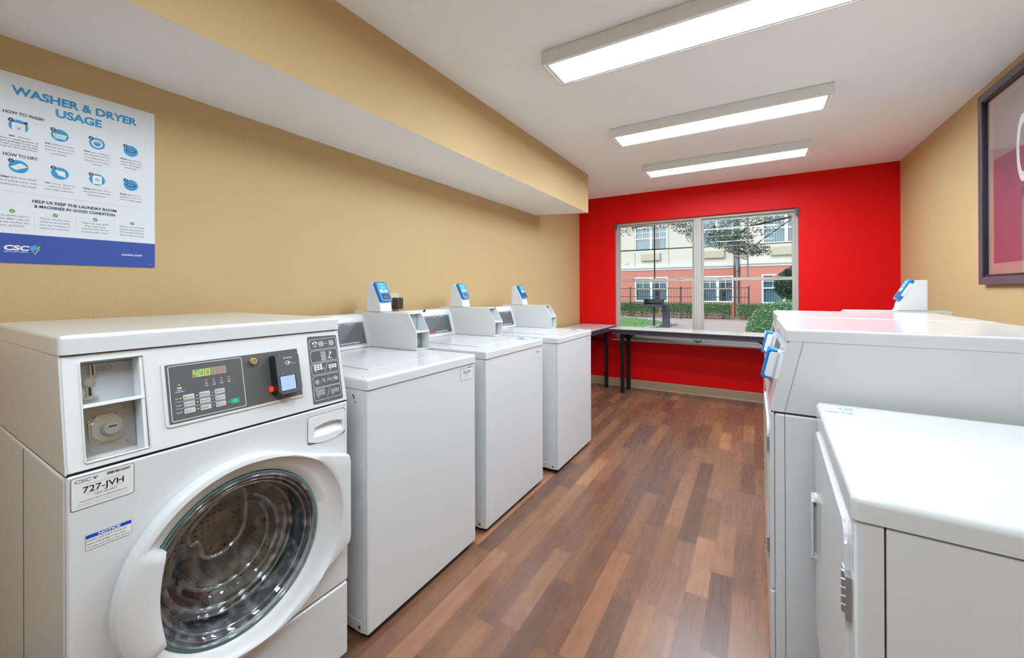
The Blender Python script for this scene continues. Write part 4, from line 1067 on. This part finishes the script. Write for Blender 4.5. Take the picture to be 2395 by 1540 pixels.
wins = [(-5.6, -3.9, 22.5, .60, 1.90), (-2.25, -.86, 22.5, .60, 1.90), (.30, 2.0, 21.3, .60, 1.90), (-5.6, -3.9, 22.5, 3.28, 4.62), (-2.29, -.86, 22.5, 3.36, 4.76), (.33, 2.1, 21.3, 3.27, 4.54), (-9.0, -7.3, 22.5, .6, 1.9), (-9.0, -7.3, 22.5, 3.28, 4.62)]
def wall_with_holes(x0, x1, y, z0, z1, holes, th=.25):
    b = BM(); xs = sorted({x0, x1, *[h[0] for h in holes], *[h[1] for h in holes]}); zs = sorted({z0, z1, *[h[2] for h in holes], *[h[3] for h in holes]})
    for i in range(len(xs)-1):
        for j in range(len(zs)-1):
            cx, cz = (xs[i]+xs[i+1])/2, (zs[j]+zs[j+1])/2
            if any(h[0] < cx < h[1] and h[2] < cz < h[3] for h in holes): continue
            box(b, xs[i], y, zs[j], xs[i+1], y+th, zs[j+1])
    return b
for x0, x1, y in SECT:
    hs_ = [(a_, c_, z0, z1) for a_, c_, yy, z0, z1 in wins if yy == y]
    bp_('lower_wall', wall_with_holes(x0, x1, y, GZ, 2.33, [h for h in hs_ if h[2] < 2]), SALM)
    bp_('upper_wall', wall_with_holes(x0, x1, y, 2.33, 6.0, [h for h in hs_ if h[2] > 2]), STUC)
    b = BM(); prism(b, [(y, 2.26), (y-.05, 2.28), (y-.06, 2.34), (y-.14, 2.39), (y-.16, 2.49), (y, 2.50)], x0, x1)
    b.transform(Matrix(((0, 1, 0, 0), (1, 0, 0, 0), (0, 0, 1, 0), (0, 0, 0, 1)))); bmesh.ops.recalc_face_normals(b, faces=b.faces); bp_('cornice', b, TRIMW)
b = BM(); box(b, -.9, 22.72, GZ, -.4, 22.9, 2.33); bp_('corner_recess', b, SALM)
b = BM(); box(b, -.9, 22.72, 2.33, -.4, 22.9, 6.0); bp_('corner_recess', b, STUC)
b = BM(); cyl(b, (-.70, 22.62, GZ), (-.70, 22.62, 6), .055, n=12); cyl(b, (-.70, 22.60, 2.15), (-.70, 22.60, 2.5), .08, n=12); bp_('downspout', b, mat('downspout_grey', (.30, .30, .34), .6), smooth=True)
b = BM(); box(b, -12, 22.9, GZ, 9, 23.0, 6); bp_('room_interior', b, DG)
b = BM()
for x in (-5.62, -3.86): box(b, x, 22.492, GZ, x+.02, 22.5, 6)
for z in (1.2,): box(b, -12, 22.494, z, -.85, 22.5, z+.02)
bp_('control_joint', b, mat('joint_shadow', (.32, .24, .2), .8))
for a_, c_, y, z0, z1 in wins:
    b = BM(); m_ = (a_+c_)/2; f_ = .06
    box(b, a_, y-.02, z0, a_+f_, y+.08, z1); box(b, c_-f_, y-.02, z0, c_, y+.08, z1); box(b, a_+f_, y-.02, z1-f_, c_-f_, y+.08, z1); box(b, a_+f_, y-.02, z0, c_-f_, y+.08, z0+f_); box(b, m_-.06, y-.02, z0+f_, m_+.06, y+.08, z1-f_)
    zm = z0+(z1-z0)*.53; box(b, a_+f_, y-.01, zm-.025, m_-.06, y+.06, zm+.025); box(b, m_+.06, y-.01, zm-.025, c_-f_, y+.06, zm+.025)
    for xx in (a_+(m_-a_)/2, m_+(c_-m_)/2): box(b, xx-.012, y+.01, zm, xx+.012, y+.05, z1-f_)
    zz = zm+(z1-zm)*.5
    box(b, a_+f_, y+.01, zz-.012, m_-.06, y+.05, zz+.012); box(b, m_+.06, y+.01, zz-.012, c_-f_, y+.05, zz+.012)
    w_ = bp_('window', b, WFR)
    b = BM(); box(b, a_+f_, y+.055, z0+f_, c_-f_, y+.06, z1-f_); bp_('pane', b, PANE2, w_)
    b = BM(); gap = a_+.35*(c_-a_)+.45*(a_ % 1)
    box(b, a_+f_, y+.12, z0+f_, m_+.12*(c_-a_), y+.13, z1-f_); box(b, m_+.25*(c_-a_), y+.12, z0+f_, c_-f_, y+.13, z1-f_); bp_('curtain', b, PLEAT, w_)
ACM = mat('beige_ac_grille', s2l((196, 188, 172)), .6)
for x0, x1, y, z0, z1 in ((-5.27, -4.27, 22.5, 2.79, 3.20), (-2.25, -1.25, 22.5, 2.80, 3.20), (.62, 1.75, 21.3, 2.74, 3.14), (-8.7, -7.7, 22.5, 2.79, 3.2)):
    b = BM(); box(b, x0, y-.16, z0, x1, y, z1, .02)
    for k in range(9): box(b, x0+.04, y-.168, z0+.05+.035*k, x1-.04, y-.158, z0+.065+.035*k)
    bp_('air_conditioner', b, ACM)
b = BM(); box(b, -6.15, 22.46, 2.62, -5.95, 22.5, 2.78, .01); bp_('vent_cap', b, ACM)

# leafy masses
def leaves(bm, c, rad, n, size, seed, flat=.0, mi=0, shape='ball'):
    rnd = random.Random(seed)
    for _ in range(n):
        while True:
            p = Vector((rnd.uniform(-1, 1), rnd.uniform(-1, 1), rnd.uniform(-1, 1)))
            if shape == 'box' or p.length <= 1: break
        if shape == 'ball' and n > 4000 and p.length < .6: p = p.normalized()*rnd.uniform(.6, 1)
        if shape == 'box' and max(abs(p.x), abs(p.y), abs(p.z)) < .8:
            k = rnd.randrange(3); p[k] = math.copysign(rnd.uniform(.8, 1), p[k])
        p = Vector((p.x*rad[0], p.y*rad[1], p.z*rad[2]))+Vector(c)
        s = size*rnd.uniform(.6, 1.35); q = Matrix.Rotation(rnd.uniform(0, 6.28), 3, 'Z') @ Matrix.Rotation(rnd.uniform(-1.2, 1.2), 3, 'X') @ Matrix.Rotation(rnd.uniform(-1.2, 1.2), 3, 'Y')
        pts = [(-.5, 0, 0), (0, -.22, .05), (.5, 0, 0), (0, .22, .05)]
        vs = [bm.verts.new(p+q @ (Vector(v)*s)) for v in pts]; f = bm.faces.new(vs); f.material_index = rnd.choice((0, 0, 1, 2)) if mi == 0 else mi
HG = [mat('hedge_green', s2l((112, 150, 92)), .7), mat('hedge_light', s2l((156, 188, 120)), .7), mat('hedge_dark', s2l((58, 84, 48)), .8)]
GH = 'clipped hedges in front of the building'
CORE = mat('leaf_core', s2l((40, 56, 36)), .9)
for x0, x1, lb, sd in ((-8.2, -4.0, 'clipped green hedge behind the fence, left one behind the grill', 1), (-3.9, -.84, 'clipped green hedge behind the fence, middle one below the dark corner downspout', 2), (-.66, 3.5, 'clipped green hedge behind the fence, right one behind the round bush', 3)):
    b = BM(); leaves(b, ((x0+x1)/2, 20.5, .33), ((x1-x0)/2, .45, .30), int(2200*(x1-x0)), .055, sd, shape='box')
    rnd = random.Random(sd)
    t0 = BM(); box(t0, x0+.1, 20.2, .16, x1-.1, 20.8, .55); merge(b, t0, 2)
    for k in range(int((x1-x0)*6)):
        xx = rnd.uniform(x0+.1, x1-.1); yy = rnd.uniform(20.2, 20.8); tube(b, [(xx, yy, GZ), (xx+rnd.uniform(-.06, .06), yy, .2)], .015, 5, mi=2)
    ext('hedge', b, HG, lb, 'hedge', GH)
# fence
fen = thing('iron_fence', (-3, 19.7, GZ), 0, 'dark thin-barred metal fence in front of the hedges', 'fence')
FEM = mat('fence_black', (.035, .03, .04), .5)
def fp(name, b): b.transform(Matrix.Translation((3, -19.7, -GZ))); return fin(name, b, FEM, fen, False)
b = BM()
for z in (1.30, .90, .04): box(b, -9, 19.69, z-.015, -.19, 19.71, z+.015)
x = -9
while x < -.2:
    box(b, x-.005, 19.695, .02, x+.005, 19.705, 1.30); x += .117
fp('fence_panel', b)
for x in (-7.4, -5.13, -2.86, -.19):
    b = BM(); box(b, x-.028, 19.672, GZ, x+.028, 19.728, 1.37, .004); fp('post', b)
# lawn with scalloped stone edging
LAWN = mat('lawn_green', s2l((124, 156, 98)), .9, var=(9, .25), bump=(60, .6))
b = BM(); pts = [(-9, 19.3), (-5.6, 19.2), (-4.4, 18.6), (-3.2, 17.4), (-2.6, 16.6), (-2.55, 16.0), (-2.9, 15.2), (-3.2, 13.2), (-4.5, 10.5), (-9, 9)]
vs = [b.verts.new((x, y, GZ+.03)) for x, y in pts]; lo_ = [b.verts.new((x, y, GZ-.02)) for x, y in pts]
f = b.faces.new(vs); f.normal_update()
if f.normal.z < 0: f.normal_flip()
for i in range(len(pts)): b.faces.new((vs[i], vs[(i+1) % len(pts)], lo_[(i+1) % len(pts)], lo_[i]))
rnd = random.Random(11)
for _ in range(9000):
    x = rnd.uniform(-8, -2.7); y = rnd.uniform(11, 19)
    if x > -3.3-abs(y-16.3)*.55+.5: continue
    h = rnd.uniform(.03, .09); w_ = .012; q = rnd.uniform(0, 3.1)
    b.faces.new([b.verts.new((x-w_*math.cos(q), y-w_*math.sin(q), GZ+.03)), b.verts.new((x+w_*math.cos(q), y+w_*math.sin(q), GZ+.03)), b.verts.new((x+rnd.uniform(-.03, .03), y, GZ+.03+h))])
ext('lawn', b, LAWN, 'patch of green lawn left of the patio', 'grass', kind='stuff')
b = BM(); rnd = random.Random(4)
for i in range(1, 8):
    (xa, ya), (xb, yb) = pts[i-1], pts[i]; L_ = math.hypot(xb-xa, yb-ya); n = max(1, int(L_/.14))
    for k in range(n):
        s_ = k/n; box(b, -.06, -.05, GZ, .06, .05, GZ+.09+rnd.uniform(-.01, .01), .02, 2, M=Matrix.Translation((xa+(xb-xa)*s_, ya+(yb-ya)*s_, 0)) @ Matrix.Rotation(rnd.uniform(0, 3), 4, 'Z'))
ext('lawn_edging', b, mat('pale_stone', s2l((176, 178, 172)), .85), 'row of pale edging stones curving round the lawn', 'edging stones', kind='stuff')
# grill on a pedestal and bin post
gr = thing('park_grill', (-2.99, 14.6, GZ+.03), 0, 'dark metal park grill on a thin post standing on the lawn', 'grill')
GM = mat('grill_black', (.03, .035, .05), .5, metal=.3)
b = BM(); box(b, -.30, -.22, .70, .30, .22, .735, .01); box(b, -.30, -.22, .72, -.275, .22, .98, .005); box(b, .275, -.22, .72, .30, .22, .98, .005); box(b, -.30, .19, .72, .30, .22, .98, .005)
box(b, -.28, -.22, .72, .28, -.20, .80, .005); fin('firebox', b, GM, gr)
b = BM()
for k in range(14): box(b, -.275, -.19+.028*k, .86, .275, -.182+.028*k, .868)
box(b, -.30, -.30, .855, -.2, -.2, .875); fin('cooking_grate', b, GM, gr, False)
b = BM(); cyl(b, (0, 0, 0), (0, 0, .72), .038, n=14); fin('post', b, GM, gr)
b = BM(); box(b, -.115, -.09, GZ, .115, .09, .69, .01, M=Matrix.Translation((-2.98+.30, 15.1, 0))); 
ext('bollard', b, mat('slate_post', (.05, .06, .09), .6), 'thick dark slate post just right of the park grill', 'post', smooth=True)
# big round bush and dark tree
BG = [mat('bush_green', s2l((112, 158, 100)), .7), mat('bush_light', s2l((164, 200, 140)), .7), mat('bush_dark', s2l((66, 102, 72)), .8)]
b = BM(); leaves(b, (.62, 9.6, .42), (.78, .75, .62), 26000, .040, 21); leaves(b, (.25, 9.7, .25), (.42, .5, .42), 8000, .036, 22)
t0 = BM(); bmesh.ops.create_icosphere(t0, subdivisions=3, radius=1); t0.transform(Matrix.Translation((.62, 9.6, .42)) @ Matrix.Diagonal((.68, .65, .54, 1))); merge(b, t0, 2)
ext('bush', b, BG, 'big light green round bush close outside the window', 'bush')
TG = [mat('tree_green', s2l((44, 74, 48)), .7), mat('tree_mid', s2l((66, 100, 70)), .7), mat('tree_dark', s2l((24, 40, 30)), .8)]
tr = thing('evergreen_tree', (.85, 12.6, GZ), 0, 'dark small-leaved tree rising behind the round bush', 'tree')
b = BM(); leaves(b, (0, 0, 1.45), (.42, .5, .42), 5500, .06, 31); leaves(b, (.1, 0, 1.75), (.3, .4, .2), 1500, .05, 32)
fin('foliage', b, TG, tr, False)
b = BM(); tube(b, [(0, 0, 0), (.03, 0, .6), (0, .02, 1.1), (.04, 0, 1.7)], .05, 8)
for k in range(7):
    a0 = k*.9; tube(b, [(0, 0, .9+.08*k), (.3*math.cos(a0), .3*math.sin(a0), 1.2+.08*k)], .014, 5)
fin('trunk', b, mat('bark', (.07, .05, .04), .9), tr)
# overhanging tree whose branches cross the upper panes
ot = thing('overhanging_tree', (1.9, 9.5, GZ), 0, 'leafy tree branches hanging across the upper window panes', 'tree')
b = BM(); LG_ = [mat('branch_leaf', s2l((84, 100, 88)), .7), mat('branch_leaf_light', s2l((128, 142, 122)), .7), mat('branch_leaf_dark', s2l((54, 68, 62)), .8)]
cl = [(-.42, 9, 2.22, .40, .17, 1500), (-.12, 9, 2.02, .34, .10, 800), (.08, 9, 1.93, .22, .05, 180), (-.25, 9.1, 2.45, .6, .22, 800), (-.72, 9, 2.36, .25, .17, 420), (-1.15, 9, 2.50, .28, .11, 330), (-1.10, 9, 2.33, .10, .13, 120), (-1.5, 9, 2.62, .5, .07, 360), (-2.2, 9, 2.60, .4, .09, 200), (-.1, 9, 2.62, .4, .08, 260), (.25, 9, 2.60, .3, .12, 160), (-.20, 9, 1.88, .15, .07, 90), (-2.45, 9, 2.50, .14, .07, 50), (-.5, 9.2, 2.9, 1.6, .25, 1500)]
for k, (x, y, z, rx, rz, n) in enumerate(cl): leaves(b, (x-1.9, y-9.5, z-GZ), (rx*1.12, .40, rz*1.15), int(n*1.25), .042, 50+k)
fin('foliage', b, LG_, ot, False)
b = BM(); tube(b, [(0, 0, 0), (-.05, 0, 1.2), (.0, 0, 2.4), (-.1, 0, 3.4)], .12, 10)
tube(b, [(-.02, 0, 2.5), (-1.0, -.3, 2.75), (-2.0, -.45, 2.55), (-2.3, -.5, 2.25)], .022, 6); tube(b, [(-.05, 0, 2.9), (-1.6, -.3, 3.0), (-3.2, -.5, 2.8), (-4.2, -.5, 2.7)], .022, 6)
tube(b, [(-1.2, -.35, 2.72), (-1.8, -.5, 2.25), (-2.05, -.5, 2.0)], .010, 5); tube(b, [(-2.9, -.45, 2.82), (-3.05, -.5, 2.45)], .008, 5)
fin('branch', b, mat('bark', (.07, .05, .04), .9), ot)

# ------------------------------------------------------------------ separate repeated small parts into objects of their own
def split_parts(o):
    me = o.data; bm = BM(); bm.from_mesh(me); bm.verts.ensure_lookup_table(); n = len(bm.verts); comp = [-1]*n; boxes = []
    for v in bm.verts:
        if comp[v.index] >= 0: continue
        st = [v]; comp[v.index] = len(boxes); pts = []
        while st:
            q = st.pop(); pts.append(q.co)
            for e in q.link_edges:
                w = e.other_vert(q)
                if comp[w.index] < 0: comp[w.index] = len(boxes); st.append(w)
        boxes.append((Vector([min(p[k] for p in pts) for k in range(3)]), Vector([max(p[k] for p in pts) for k in range(3)])))
    g = list(range(len(boxes)))
    def root(i):
        while g[i] != i: i = g[i]
        return i
    for i in range(len(boxes)):
        for j in range(i+1, len(boxes)):
            if all(boxes[i][0][k]-.012 < boxes[j][1][k] and boxes[j][0][k]-.012 < boxes[i][1][k] for k in range(3)): g[root(i)] = root(j)
    roots = sorted({root(i) for i in range(len(boxes))})
    for r_ in roots[1:]:
        b2 = bm.copy(); b2.verts.ensure_lookup_table()
        bmesh.ops.delete(b2, geom=[v for v in b2.verts if root(comp[v.index]) != r_], context='VERTS')
        m2 = bpy.data.meshes.new(me.name); b2.to_mesh(m2); b2.free()
        for mm in me.materials: m2.materials.append(mm)
        c = o.copy(); c.data = m2; COL.objects.link(c)
    bmesh.ops.delete(bm, geom=[v for v in bm.verts if root(comp[v.index]) != roots[0]], context='VERTS')
    bm.to_mesh(me); bm.free()
for o in list(bpy.data.objects):
    if o.type == 'MESH' and o.name.split('.')[0] in ('leveling_foot', 'foot_bracket', 'screw', 'hinge', 'hinge_slot', 'slot_opening', 'side_seam', 'crossbar', 'slot', 'receptacle', 'shade_block', 'leg_brace', 'sash_latch'): split_parts(o)
